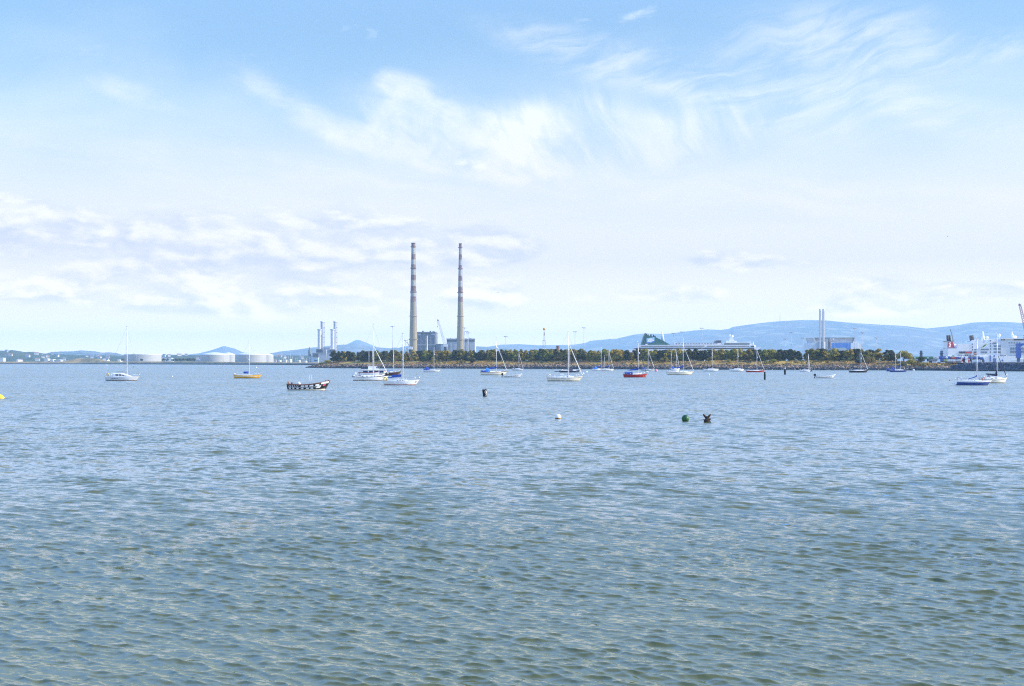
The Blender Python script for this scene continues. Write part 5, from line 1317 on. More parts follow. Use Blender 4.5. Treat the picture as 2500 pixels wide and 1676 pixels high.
def plant_block(label, x0, x1, y0, y1, m, D=2400, d=26, lou=None, name='plant_building', roof=None):
    f = FS((x0 + x1) / 2, D); r = thing(name, label, 'building', f.o, 0, 'buildings of the steel stack power plant')
    f.box(MB(), x0, x1, y1, y0, 0, d).build('wall', m, r)
    if lou: f.box(MB(), lou[0], lou[1], lou[3], lou[2], -.4, .6).build('louvre', CLADD, r)
    f.box(MB(), x0 - .3, x1 + .3, y0, y0 - .8, -.6, d + .6).build('roof', roof or STEELG, r)
plant_block('dark louvred box at the foot of the left steel stacks', 772, 788, 853.5, 861.5, CLADD, 2405, 20)
plant_block('grey block between the two pairs of steel stacks', 788.4, 806, 849.5, 870, CLADL, 2412, 30)
plant_block('dark louvred box at the foot of the right steel stacks', 804.2, 818, 854, 862, CLADD, 2400, 20)
plant_block('wide pale plant hall with a dark louvre on its left', 762, 825, 862.5, 884, CLADL, 2380, 18, (764, 776.5, 864, 872.5))
plant_block('small pale blue building at the water left of the plant hall', 760.5, 777, 873.8, 890, mat('pale_blue_cladding', (.36, .48, .58), .6, .1, .2), 2250, 10, (767.5, 775, 879, 882.5))
def dark_stack():
    f = FS(755.8, 2395); r = thing('auxiliary_stack', 'short dark bottle shaped stack left of the steel stacks', 'chimney', f.o)
    k = F / f.D
    MB().lathe([(3.3 / k, f.z(870)), (3.4 / k, f.z(860)), (3.2 / k, f.z(856.5)), (1.9 / k, f.z(854)), (1.8 / k, f.z(848.5))], (0, 0, 0), 24).build('flue', mat('grey_green_steel', (.13, .16, .16), .6, .15, .3), r)
    b = MB()
    for sx in (-1, 1):
        for sy in (-1, 1): b.tube([(sx * 2.6 / k, sy * 2, f.z(889)), (sx * 2.2 / k, sy * 2, f.z(868))], .25, 5)
    for y in (873, 878, 883): b.slab(-3 / k, 3 / k, -2.4, 2.4, f.z(y), f.z(y) + .4)
    b.build('support_frame', STEELG, r)
dark_stack()
post_f = FS(797.3, 2330)
r_ = thing('vent_pipe', 'thin white vent pipe in front of the plant hall', 'pipe', post_f.o)
MB().tube([(0, 0, post_f.z(876)), (0, 0, post_f.z(853.5))], .42, 8).build('pipe', ROOFW, r_)

def tank(label, x0, x1, yt, yb, D, dome=None, m=None):
    f = FS((x0 + x1) / 2, D); r = thing('storage_tank', label, 'tank', f.o, 0, 'white oil storage tanks')
    w = (x1 - x0) / 2 / F * D
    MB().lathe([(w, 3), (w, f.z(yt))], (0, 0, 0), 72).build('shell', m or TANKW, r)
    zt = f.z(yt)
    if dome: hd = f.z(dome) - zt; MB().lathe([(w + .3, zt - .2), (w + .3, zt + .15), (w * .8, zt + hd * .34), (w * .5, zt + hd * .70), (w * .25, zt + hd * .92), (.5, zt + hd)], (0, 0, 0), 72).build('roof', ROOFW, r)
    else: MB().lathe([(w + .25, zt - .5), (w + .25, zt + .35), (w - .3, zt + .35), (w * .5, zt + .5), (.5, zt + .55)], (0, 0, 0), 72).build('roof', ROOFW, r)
    b = MB(); a0 = R(-118)
    for i in range(13):
        a = a0 + i * .035; z = 3 + (zt - 3) * i / 12; b.box(((w + .7) * math.cos(a), (w + .7) * math.sin(a), z), (1.6, 1.0, .35), 0, a)
    b.tube([((w + 1.1) * math.cos(a0 + .42), (w + 1.1) * math.sin(a0 + .42), 3), ((w + 1.1) * math.cos(a0 + .42), (w + 1.1) * math.sin(a0 + .42), zt + 1)], .2, 5)
    b.build('stair', STEELG, r)
tank('wide flat topped white tank right of the mast of the leftmost yacht', 303.5, 393, 865.9, 884, 3050)
tank('left domed white tank in front of the small pointed hill', 489, 560, 866.8, 886, 2980, 860.6)
tank('white domed tank half hidden behind the left domed tank', 540, 574, 866.6, 886, 3120, 860.8)
tank('domed white tank behind the mast of the yellow sailing boat', 574.5, 650, 866.8, 887, 2880, 860.4)
tank('small domed white tank at the right end of the tank row', 622, 667.5, 867.6, 887, 3040, 862)

# --- town across the bay
def houses(n):
    rnd = random.Random(21); b = MB(); b.slab(-5, 5, -4, 4, -3, 5); w0 = None
    first = None; wm = [mat('house_white', (.52, .51, .49), .8, .1, .3), mat('house_cream', (.44, .40, .34), .8, .1, .3), mat('house_grey', (.30, .30, .31), .8, .1, .3)]
    rm = [mat('slate_roof', (.16, .16, .18), .8, .2, .3), mat('tile_roof', (.26, .15, .11), .8, .2, .3)]
    protos = []
    for i in range(5):
        r = thing('house', 'small pale house among the trees on the far hillside', 'house', (0, 0, -60), 0, 'far houses on the hillside across the bay')
        w, d, h = rnd.uniform(8, 15), 8, rnd.uniform(4.5, 7)
        MB().slab(-w / 2, w / 2, -d / 2, d / 2, -4, h).build('wall', wm[i % 3], r)
        MB().prism([(-d / 2 - .5, h), (d / 2 + .5, h), (0, h + 3.2)], -w / 2 - .4, w / 2 + .4, 0, 'yz').build('roof', rm[i % 2], r)
        protos.append(r)
    used = set(); k = 0
    while k < n:
        px = rnd.uniform(-60, 480) if rnd.random() < .8 else rnd.uniform(480, 770)
        t = rnd.uniform(.06, .60)
        if nz(px, 0, .03, 5) < -.15: continue
        p = hill_pt(TOWN, 5600, 2100, px, t, .11, .75); pr = rnd.choice(protos)
        if p.z < 2: p.z = 3.5
        if pr in used: dup(pr, p, rnd.uniform(-.5, .5))
        else: used.add(pr); pr.location = p; pr.rotation_euler = (0, 0, rnd.uniform(-.5, .5))
        k += 1
houses(48)
def tower(label, px, y0, y1, w, D=5100, m=None):
    f = FS(px, D); r = thing('church_tower', label, 'tower', f.o); k = w / F * D
    MB().slab(-k / 2, k / 2, -k / 2, k / 2, f.z(884), f.z(y1)).build('tower', m or mat('house_white', (.72, .71, .68)), r)
    MB().box((0, 0, f.z(y1)), (k, k, f.z(y0) - f.z(y1)), 0, 0, .05).build('spire', mat('slate_roof', (.16, .16, .18)), r)
tower('white tower standing out of the trees near the left edge', 45.5, 858.5, 863, 2.2); tower('pale church tower at the right end of the wooded hill', 103.5, 861.5, 865, 2.0); tower('slim pale tower behind the grassy mound', 227, 869, 873, 1.6)
def shed(label, px, w, y0, y1, m, D, roof=None, name='warehouse'):
    f = FS(px, D); r = thing(name, label, 'building', f.o, 0, 'low sheds along the far shore'); k = w / 2
    f.box(MB(), px - k, px + k, 886, y0 + (y1 - y0) * .3, 0, 20).build('wall', m, r)
    f.poly(MB(), [(px - k - .3, y0 + (y1 - y0) * .3), (px + k + .3, y0 + (y1 - y0) * .3), (px + k * .6, y0), (px - k * .6, y0)], -.5, 20.5).build('roof', roof or ROOFW, r)
WH = mat('house_white', (.72, .71, .68))
for a in (('white warehouse on the far shore left of the grassy mound, larger of two', 112, 10, 876, 882.5, WH, 3300), ('white warehouse on the far shore nearest the grassy mound', 126, 8, 877.5, 882.5, WH, 3300), ('long grey shed beside the grassy mound', 140, 16, 878.5, 883, CLADL, 3280), ('white shed at the left edge of the far shore', 3, 10, 874, 879, WH, 4000), ('small white pavilion on the far embankment left of the mound', 41, 5, 878.6, 883, WH, 3200), ('pale shed in front of the far trees, right of the flat tank', 411, 17, 874.5, 879.5, SHIPPALE, 3400),
          ('low white shed at the foot of the left domed tank', 482, 10, 878.5, 884, WH, 3000), ('white hut left of the flat tank', 260, 3.5, 879.5, 884, WH, 3150), ('cream hut beside the small tree left of the flat tank', 290, 7, 877.5, 883, CREAM, 3250), ('white gabled boat house on the far shore right of the tanks', 681, 5, 880, 885, WH, 2700), ('white and brown boat house on the far shore', 695, 7, 879, 884.5, WH, 2700), ('cream boat house behind the far jetty', 703, 5, 880, 886, CREAM, 2650), ('white tower shaped hut behind the far jetty', 707.5, 3, 877.5, 886, WH, 2650), ('grey shed behind the far jetty near the pale blue building', 727, 8, 880.5, 887, CLADL, 2600), ('white shed behind the far jetty near the pale blue building', 742, 9, 881.5, 888, SHIPPALE, 2500), ('white store beside the dark bottle shaped stack', 752, 3, 874, 888, ROOFW, 2420)):
    shed(*a)
rnd_ = random.Random(9)
for i in range(16):
    px = 664 + i * 5.6 + rnd_.uniform(-1.5, 1.5); f = FS(px, 2750 + rnd_.uniform(-60, 80))
    r = thing('moored_yacht', ORD[i] + ' mast from the tanks in the far marina' if i < 13 else 'mast near the pale blue building, ' + ORD[i - 13] + ' in the far marina', 'sailing boat', (f.o[0], f.o[1], 2.4), 0, 'yachts in the far marina')
    MB().loft([[(x, w, 1.3), (x, w * .7, 0), (x, -w * .7, 0), (x, -w, 1.3)] for x, w in ((-5, 1), (-1, 1.6), (2, 1.3), (4.4, .4), (5, .05))], 0, smooth=False).build('hull', WHITE, r)
    MB().tube([(.3, 0, 1), (.3, 0, rnd_.uniform(9, 15) if i % 4 else 19)], .16, 6).build('mast', ALU, r)
def jetty():
    f = FS(722, dist(891.6)); r = thing('jetty', 'dark timber jetty on piles at the end of the far embankment', 'jetty', f.o)
    tb = mat('old_jetty_timber', (.05, .045, .042), .9, .3, .6)
    f.box(MB(), 706, 764, 889.2, 888.2, -2, 4).build('deck', tb, r)
    for i in range(16):
        x = 707 + i * 3.7; MB().tube([(f.x(x), -1.5, -1), (f.x(x), -1.5, f.z(888.4 if i % 3 else 886.6))], .32, 6).build('pile', tb, r)
    f.box(MB(), 717, 737, 890.6, 887.0, -2.4, 1).build('fender_wall', tb, r)
    b = MB()
    for x in (706, 716, 727, 738, 750, 763): b.tube([(f.x(x), -1.8, f.z(888)), (f.x(x), -1.8, f.z(886.8))], .1, 4)
    b.tube([(f.x(706), -1.8, f.z(886.8)), (f.x(763), -1.8, f.z(886.8))], .1, 4); b.build('hand_rail', STEELG, r)
jetty()
for lab, px, yt in (('thin lamp post on the far embankment in front of the left domed tank', 546, 867), ('lamp post on the far shore at the right end of the tank row', 689, 863.5), ('lamp post on the far embankment left of the flat tank', 258, 876)):
    f = FS(px, wallD(px) + 20); r = thing('lamp_post', lab, 'lamp post', (f.o[0], f.o[1], 4.5), 0, 'lamp posts on the far shore')
    MB().tube([(0, 0, -1), (0, 0, f.z(yt) - 4.5)], .2, 6).build('pole', STEELG, r); MB().slab(-1.0, .3, -.2, .2, f.z(yt) - 4.5, f.z(yt) - 4.1).build('lamp_head', STEELG, r)

# --- floodlight masts of the port
def flood(lab, px, yt, D=1600, rd=.20, m=None):
    f = FS(px, D); r = thing('floodlight_mast', lab, 'lamp post', (f.o[0], f.o[1], 4), 0, 'tall floodlight masts in the port'); zt = f.z(yt) - 4
    MB().tube([(0, 0, -.5), (0, 0, zt)], [rd * 1.5, rd], 7).build('pole', m or STEELG, r)
    b = MB().lathe([(.3, zt - .3), (1.7, zt - .25), (1.7, zt + .25), (.3, zt + .3)], (0, 0, 0), 12)
    for i in range(6): b.box((1.9 * math.cos(i * 1.047), 1.9 * math.sin(i * 1.047), zt - .5), (.8, .6, .7), 0, i * 1.047)
    b.build('lamp_ring', STEELG, r)
for lab, px, yt in (('floodlight mast left of the left striped chimney, behind the red lipped yacht', 958.3, 797.5), ('short floodlight mast close left of the left striped chimney', 990.3, 831.5), ('tallest floodlight mast close to the right striped chimney', 1133.8, 800.7), ('floodlight mast right of the right striped chimney, taller of two', 1140.3, 809), ('floodlight mast right of the right striped chimney, shorter of two', 1143.4, 812.7), ('floodlight mast in front of the pale hill, above a white yacht', 1234.8, 822), ('floodlight mast just right of the cream yacht mast', 1404, 810.3), ('floodlight mast with no mast near it, left of the ferry', 1425.8, 800.6),
                  ('floodlight mast above the left half of the ferry, left of two', 1645, 814), ('floodlight mast above the left half of the ferry, right of two', 1664.7, 810.6), ('tall floodlight mast in front of the middle of the ferry', 1713.5, 801.6), ('floodlight mast left of the twin grey stacks, leftmost of three', 1917.4, 828), ('floodlight mast left of the twin grey stacks, tallest of three', 1932.3, 811.6), ('floodlight mast left of the twin grey stacks, nearest the stacks', 1960.4, 825.5), ('floodlight mast rising through the right end of the blue walled plant', 2086.8, 801.8), ('floodlight mast right of the blue walled plant', 2105.6, 812.6), ('floodlight mast alone above the trees right of the blue walled plant', 2140, 825.3)):
    flood(lab, px, yt)
def radar():
    f = FS(1328.6, 1700); r = thing('lattice_tower', 'white lattice tower with an orange ball on top, behind the trees', 'tower', f.o)
    b = MB(); lattice(b, (0, 0, 4), (0, 0, f.z(832)), 3.3, 3.1, 9, .15); b.build('lower_frame', mat('mauve_steel', (.42, .40, .48), .6, .1, .3), r)
    MB().slab(f.x(1325), f.x(1332), -1.8, 1.8, f.z(832), f.z(831)).build('platform', STEELG, r)
    b = MB(); lattice(b, (0, 0, f.z(831)), (0, 0, f.z(805)), 1.1, 1.0, 9, .12); b.build('upper_frame', mat('pale_yellow_steel', (.66, .58, .38), .6, .1, .3), r)
    MB().slab(-.35, .35, -.35, .35, f.z(820), f.z(812)).build('equipment_box', SOOT, r)
    MB().lathe([(.2, f.z(806) - .3), (1.2, f.z(806)), (1.5, f.z(803.6)), (1.1, f.z(801.8)), (.1, f.z(801.0))], (0, 0, 0), 16).build('beacon', mat('orange_dome', (.52, .28, .06), .6, .2, .6), r)
    for px, w in ((1326, 1.0), (1331.6, 1.0)): MB().tube([(f.x(px), -2, 4), (f.x(px), -2, f.z(850))], .35, 6).build('support_leg', ROOFW, r)
radar()
def brick_stack():
    f = FS(1362, 1650); r = thing('brick_chimney', 'stubby brown brick chimney just above the trees', 'chimney', f.o); w = 4 / F * f.D
    MB().lathe([(w * 1.02, 4), (w * .98, f.z(846)), (w, f.z(844.5)), (w * .8, f.z(844.3))], (0, 0, 0), 24).build('shaft', BRICK, r); MB().lathe([(w * 1.06, f.z(846)), (w * 1.12, f.z(845.4)), (w * 1.06, f.z(844.6))], (0, 0, 0), 24).build('rim', SOOT, r)
brick_stack()
block('low brown brick building behind the trees at the lattice tower', 1340, 1680, 1318, 1357, 853, BRICK, 25, (), (('roof_vent', SOOT, 1345, 1348, 852),), (BRICK, 854, .2), 'brick_building')
for i in range(2):
    f = FS(1902.9 if i else 1901.2, 14000); r = thing('radio_mast', ('taller' if i else 'shorter') + ' of two thin radio masts on the mountain top', 'mast', (f.o[0], f.o[1] - 40, 380), 0, 'radio masts on the mountain')
    MB().tube([(0, 0, -10), (0, 0, f.z(767.5 if i else 773) - 380)], [1.5, 1.0], 5).build('mast', STEELG, r)

# --- the waste plant with two stacks
def waste_plant():
    D = 2550; f = FS(2040, D); X_ = lambda c: 1970 + c / 11.2; Y_ = lambda c: 740 + c / 11.2
    r = thing('waste_plant', 'large white and blue industrial plant with a slanted roof below the twin grey stacks', 'building', f.o)
    GWH = mat('plant_white', (.66, .67, .68), .6, .05, .1)
    b = MB(); f.poly(b, [(X_(110), 884), (X_(150), Y_(1090)), (X_(225), Y_(1078)), (X_(1395), Y_(1094)), (X_(1420), 884)], 0, 80).build('wall', GWH, r)
    b = MB(); f.poly(b, [(X_(235), Y_(1078)), (X_(185), Y_(950)), (X_(1325), Y_(950)), (X_(1255), Y_(1085))], 6, 70).build('roof', mat('plant_roof', (.40, .38, .40), .7, .3, .06, stretch=(.3, 1, 3), var2=(.62, .58, .56)), r)
    f.box(MB(), X_(185), X_(1325), Y_(962), Y_(948), 3, 6.5).build('roof_edge', CLADD, r)
    f.poly(MB(), [(X_(1262), Y_(1096)), (X_(1330), Y_(945)), (X_(1372), Y_(1096))], 2, 66).build('gable', ROOFW, r)
    f.poly(MB(), [(X_(172), Y_(950)), (X_(212), Y_(945)), (X_(252), Y_(1082)), (X_(232), Y_(1086))], 2, 60).build('gable', ROOFW, r)
    f.box(MB(), X_(640), X_(1195), 884, Y_(1096), -.8, .6).build('blue_panel', GLASSB, r)
    for c in (742, 925, 1120): f.box(MB(), X_(c - 3), X_(c + 3), 884, Y_(1096), -1.1, -.2).build('mullion', CLADL, r)
    f.box(MB(), X_(300), X_(430), 884, Y_(1072), -9, 1).build('stack_base', mat('blue_shade_cladding', (.30, .36, .44), .6, .08, .2), r)  # front face, its blue shade put into the cladding colour
    f.box(MB(), X_(430), X_(482), 884, Y_(1060), -9.3, 1).build('lit_side', ROOFW, r)  # white slab stands for the sunlit side of the stack base
    for i, c in enumerate((500, 535, 570, 612)): f.box(MB(), X_(c), X_(c + 16), 884, Y_(985 + 20 * (i % 2)), -6, -4).build('pipe', (CLADL, STEELG, CLADD, BRICK)[i], r)
    f.box(MB(), X_(628), X_(650), Y_(1225), Y_(962), -5, 0).build('duct', ROOFW, r)
    f.box(MB(), X_(706), X_(742), Y_(1010), Y_(965), 0, 6).build('roof_unit', ROOFW, r)
    f.poly(MB(), [(X_(640), 884), (X_(640), Y_(1250)), (X_(665), Y_(1232)), (X_(930), Y_(1232)), (X_(985), Y_(1270)), (X_(985), 884)], -30, -2).build('low_hall', mat('grey_green_cladding', (.36, .40, .38), .7, .1, .2), r)
    f.poly(MB(), [(X_(470), 884), (X_(470), Y_(1310)), (X_(560), Y_(1255)), (X_(640), Y_(1260)), (X_(640), 884)], -20, -1).build('low_hall', mat('blue_grey_dark', (.20, .25, .33), .7, .1, .2), r)
    f.poly(MB(), [(X_(1402), 884), (X_(1402), Y_(1100)), (X_(1430), Y_(1086)), (X_(1465), Y_(1100)), (X_(1505), Y_(1150)), (X_(1512), 884)], 4, 70).build('end_hall', ROOFW, r)
    f.poly(MB(), [(X_(1525), 884), (X_(1530), Y_(1205)), (X_(1545), Y_(1215)), (X_(1580), 884)], 4, 60).build('end_hall', ROOFW, r)
    for lab, a, e in (('left of the two tall plain grey stacks', 333, 385), ('right of the two tall plain grey stacks', 420, 482)):
        g = FS(X_((a + e) / 2), D - 12); s_ = thing('waste_plant_stack', lab, 'chimney', g.o, 0, 'twin grey stacks of the waste plant'); w = (e - a) / 2 / 11.2 / F * D
        MB().lathe([(w * 1.02, 4), (w, g.z(790)), (w * .98, g.z(757))], (0, 0, 0), 28).build('shaft', STACKS, s_)
        MB().lathe([(w * 1.02, g.z(757.5)), (w * 1.04, g.z(756)), (w * .8, g.z(754.7)), (w * .7, g.z(755.5))], (0, 0, 0), 28).build('rim', STEELG, s_)
        b = MB(); b.tube([(w * .9, -w * .6, 40), (w * .9, -w * .6, g.z(760))], .18, 5); b.build('ladder', LATT, s_)
waste_plant()

# --- the green funnelled ferry behind the trees
def ferry():
    D = 1700; f = FS(1700, D); X_ = lambda c: 1540 + c / 7.31; Y_ = lambda c: 800 + c / 7.31
    r = thing('ferry', 'long white ferry with a green sloping funnel, mostly behind the tree belt', 'ship', f.o)
    f.poly(MB(), [(X_(-70), 886), (X_(-40), Y_(395)), (X_(0), Y_(385)), (X_(2290), Y_(352)), (X_(2255), Y_(400)), (X_(2180), 886)], -13, 13).build('hull', SHIPW, r)
    f.poly(MB(), [(X_(20), Y_(386)), (X_(110), Y_(350)), (X_(150), Y_(314)), (X_(2090), Y_(312)), (X_(2170), Y_(345)), (X_(2175), Y_(372))], -12.5, 12.5).build('superstructure', SHIPW, r)
    f.poly(MB(), [(X_(5), Y_(386)), (X_(85), Y_(364)), (X_(2165), Y_(364)), (X_(2170), Y_(386))], -13.2, -12.4).build('lower_window_row', SHIPG, r)
    def row(x0, x1, y0, y1, n, nm, gap=.3, m=SHIPG, d0=-12.8, d1=-12):
        w = (x1 - x0) / n; b = MB()
        for i in range(n): f.box(b, X_(x0 + i * w), X_(x0 + (i + 1 - gap) * w), Y_(y1), Y_(y0), d0, d1)
        b.build(nm, m, r)
    f.box(MB(), X_(165), X_(1290), Y_(341), Y_(329), -12.9, -12).build('upper_window_row', SHIPG, r); f.box(MB(), X_(1335), X_(2080), Y_(342), Y_(331), -12.9, -12).build('upper_window_row', SHIPG, r)
    h = MB(); f.poly(h, [(X_(755), Y_(312)), (X_(765), Y_(280)), (X_(800), Y_(268)), (X_(830), Y_(282)), (X_(1590), Y_(280)), (X_(1600), Y_(312))], -11, 11).build('deckhouse', SHIPW, r)
    row(780, 1540, 288, 300, 15, 'deckhouse_window_row', .35, SHIPG, -11.4, -10.5)
    f.poly(MB(), [(X_(1495), Y_(282)), (X_(1505), Y_(245)), (X_(1530), Y_(232)), (X_(1602), Y_(232)), (X_(1602), Y_(275))], -6, 6).build('dark_deckhouse', mat('dark_mauve_steel', (.07, .06, .08), .6, .2, .3), r)
    f.poly(MB(), [(X_(1615), Y_(313)), (X_(1620), Y_(276)), (X_(2100), Y_(272)), (X_(2110), Y_(258)), (X_(2140), Y_(285)), (X_(2185), Y_(345)), (X_(2130), Y_(350))], -12, 12).build('forward_house', SHIPW, r)
    f.box(MB(), X_(1640), X_(2090), Y_(309), Y_(283), -12.5, -11.5).build('lounge_window', mat('grey_green_glass', (.16, .19, .20), .3, .15, .2), r)
    f.poly(MB(), [(X_(2112), Y_(350)), (X_(2112), Y_(328)), (X_(2160), Y_(328)), (X_(2172), Y_(350))], -13.4, 13.4).build('bridge_window', SHIPG, r)
    f.poly(MB(), [(X_(2180), Y_(372)), (X_(2185), Y_(315)), (X_(2215), Y_(322)), (X_(2220), Y_(372))], -8, 8).build('bow_house', SHIPW, r)
    MB().tube([(f.x(X_(2192)), 0, f.z(Y_(320))), (f.x(X_(2192)), 0, f.z(Y_(255)))], [.5, .2], 6).build('foremast', SHIPW, r)
    f.poly(MB(), [(X_(1690), Y_(274)), (X_(1700), Y_(232)), (X_(1740), Y_(250)), (X_(1760), Y_(180)), (X_(1790), Y_(178)), (X_(1850), Y_(240)), (X_(1880), Y_(238)), (X_(1895), Y_(272))], -5, 5).build('mast_housing', SHIPW, r)
    b = MB()
    for i in range(8): f.box(b, X_(1742 + i * 13), X_(1750 + i * 13), Y_(259), Y_(248 + (i % 3) * 2), -5.3, -5)
    b.build('name_lettering', SHIPPALE, r)
    m_ = MB().tube([(f.x(X_(1768)), 0, f.z(Y_(180))), (f.x(X_(1768)), 0, f.z(Y_(120)))], [.8, .5], 8); f.box(m_, X_(1745), X_(1795), Y_(160), Y_(154), -.8, .8); m_.build('radar_mast', SHIPW, r)
    MB().ball((f.x(X_(1812)), 0, f.z(Y_(158))), 1.5, 14).build('radome', SHIPW, r)
    f.box(MB(), X_(1795), X_(1838), Y_(185), Y_(176), -.7, .7).build('radar_scanner', STEELG, r)
    fu = MB(); f.poly(fu, [(X_(182), Y_(314)), (X_(196), Y_(262)), (X_(222), Y_(180)), (X_(250), Y_(112)), (X_(290), Y_(140)), (X_(420), Y_(170)), (X_(560), Y_(236)), (X_(690), Y_(308)), (X_(690), Y_(314))], -7, 7); fu = fu.build('funnel', GREENF, r)
    for c, y0, y1 in ((256, 104, 160), (280, 108, 165), (312, 112, 170), (362, 122, 175), (402, 130, 185), (430, 150, 190)): MB().tube([(f.x(X_(c + 8)), (c % 3 - 1) * 3, f.z(Y_(y1))), (f.x(X_(c)), (c % 3 - 1) * 3, f.z(Y_(y0)))], .85, 8).build('exhaust_pipe', SOOT if c != 312 else STEELG, r)
    LB = mat('emblem_light_blue', (.35, .58, .75), .5, .1, .2); EB = mat('emblem_blue', (.02, .13, .48), .5, .1, .2)
    f.poly(MB(), [(X_(270), Y_(198)), (X_(412), Y_(176)), (X_(412), Y_(264)), (X_(276), Y_(292))], -7.5, -6.9).build('funnel_emblem', LB, r)
    f.poly(MB(), [(X_(288), Y_(250)), (X_(296), Y_(215)), (X_(330), Y_(196)), (X_(362), Y_(200)), (X_(398), Y_(232)), (X_(400), Y_(256)), (X_(360), Y_(262)), (X_(310), Y_(268))], -7.8, -7.4).build('emblem_cloud', SHIPW, r)
    f.poly(MB(), [(X_(276), Y_(275)), (X_(325), Y_(258)), (X_(336), Y_(276)), (X_(278), Y_(291))], -7.85, -7.4).build('emblem_sea', EB, r); f.poly(MB(), [(X_(345), Y_(276)), (X_(370), Y_(250)), (X_(411), Y_(240)), (X_(411), Y_(262))], -7.85, -7.4).build('emblem_sea', EB, r)
    MB().tube([(f.x(X_(572)), 0, f.z(Y_(246))), (f.x(X_(564)), 0, f.z(Y_(120))), (f.x(X_(556)), 0, f.z(Y_(72)))], [2.2, .9, .3], 10).build('aft_mast', SHIPW, r)
    f.box(MB(), X_(250), X_(285), Y_(322), Y_(296), -10, -6).build('winch_house', SHIPPALE, r)
    b = MB(); b.tube([(f.x(X_(700)), -12, f.z(Y_(300))), (f.x(X_(1600)), -12, f.z(Y_(300)))], .12, 4); b.build('deck_rail', STEELG, r)
ferry()

# --- the white ferry in the port
def ferry_right():
    D = 1450; f = FS(2410, D); X_ = lambda c: 2280 + c / 9.8; Y_ = lambda c: 800 + c / 9.8
    r = thing('ferry', 'large white ferry with a red funnel at the right edge', 'ship', f.o)
    f.poly(MB(), [(X_(245), 888), (X_(245), Y_(690)), (X_(1560), Y_(690)), (X_(2500), Y_(640)), (X_(2440), 888)], -13, 13).build('hull', SHIPW, r)
    f.poly(MB(), [(X_(250), Y_(692)), (X_(255), Y_(505)), (X_(470), Y_(505)), (X_(485), Y_(395)), (X_(800), Y_(400)), (X_(815), Y_(340)), (X_(880), Y_(312)), (X_(990), Y_(292)), (X_(1015), Y_(345)), (X_(1060), Y_(372)), (X_(1190), Y_(360)), (X_(1215), Y_(300)), (X_(1330), Y_(285)), (X_(1400), Y_(300)), (X_(1440), Y_(330)), (X_(1505), Y_(360)), (X_(1560), Y_(690))], -12, 12).build('superstructure', SHIPW, r)
    f.poly(MB(), [(X_(1500), Y_(690)), (X_(1495), Y_(278)), (X_(2300), Y_(270)), (X_(2420), Y_(640)), (X_(1600), Y_(660))], -12.6, 12.6).build('bridge_block', SHIPPALE, r)
    f.box(MB(), X_(1490), X_(2350), Y_(278), Y_(262), -14, 14).build('bridge_roof', SHIPW, r)
    def row(x0, x1, y0, y1, n, nm, gap=.3, m=SHIPG, d=-12.3):
        w = (x1 - x0) / n; b = MB()
        for i in range(n): f.box(b, X_(x0 + i * w), X_(x0 + (i + 1 - gap) * w), Y_(y1), Y_(y0), d, d + 1)
        b.build(nm, m, r)
    GW_ = mat('ship_grey_window', (.14, .17, .22), .3, .2, .3)
    row(1810, 2250, 280, 312, 13, 'bridge_window_row', .2, SHIPG, -13); row(1500, 1620, 285, 315, 2, 'bridge_wing_window', .4, GW_, -13)
    for y0 in (482, 556): row(1725, 2300, y0, y0 + 52, 11, 'lounge_window_row', .28, GW_, -13)
    row(1690, 2000, 360, 382, 5, 'porthole_row', .7, SHIPG, -13); row(1700, 2000, 432, 446, 6, 'porthole_row', .75, GW_, -13)
    for y0 in (430, 497, 575): row(1335, 1580, y0, y0 + 36, 10, 'cabin_window_row', .25, GW_)
    row(1310, 1400, 365, 400, 3, 'cabin_window_row', .25, GW_)
    row(1030, 1225, 512, 545, 7, 'cabin_window_row', .25, GW_); row(1030, 1190, 575, 620, 5, 'cabin_window_row', .3, GW_); row(875, 970, 520, 548, 4, 'cabin_window_row', .2, GW_)
    for y0 in (385, 450, 515): row(825, 850, y0, y0 + 38, 1, 'side_opening', .2, GW_)
    for y0 in (300, 370, 430, 500, 575): row(1250, 1280, y0, y0 + 36, 1, 'stair_window', .3, GW_)
    f.box(MB(), X_(510), X_(815), Y_(622), Y_(575), -12.5, -11).build('open_deck', SHIPG, r); row(650, 815, 580, 618, 4, 'lifeboat', .1, REDF, -13); row(620, 810, 650, 690, 5, 'deck_opening', .35, SHIPG)
    f.box(MB(), X_(862), X_(948), Y_(660), Y_(578), -12.5, -11).build('boat_recess', SHIPG, r); row(870, 945, 612, 645, 1, 'lifeboat', .2, ORB, -13)
    fn = MB(); f.poly(fn, [(X_(262), Y_(505)), (X_(278), Y_(330)), (X_(425), Y_(330)), (X_(465), Y_(505))], -6, 6); fn = fn.build('funnel', SHIPW, r)
    f.poly(MB(), [(X_(280), Y_(482)), (X_(290), Y_(350)), (X_(412), Y_(348)), (X_(448), Y_(482))], -6.4, -5.9).build('funnel_emblem', REDF, r)
    sq = MB(); pts = [(345, 368), (322, 372), (318, 395), (340, 408), (342, 430), (320, 446), (318, 466), (342, 472)]
    for a, b_ in zip(pts[:-1], pts[1:]): sq.tube([(f.x(X_(a[0])), -6.5, f.z(Y_(a[1]))), (f.x(X_(b_[0])), -6.5, f.z(Y_(b_[1])))], .75, 6)
    sq.build('emblem_letter', SHIPW, r)
    f.box(MB(), X_(255), X_(438), Y_(333), Y_(322), -7, 7).build('funnel_platform', CRD, r); f.box(MB(), X_(262), X_(470), Y_(508), Y_(500), -6.8, 6.8).build('funnel_base', CRD, r)
    for c in (305, 338, 372): MB().tube([(f.x(X_(c + 12)), (c % 5 - 2) * 1.2, f.z(Y_(325))), (f.x(X_(c)), (c % 5 - 2) * 1.2, f.z(Y_(188)))], 1.15, 10).build('exhaust_pipe', SOOT, r)
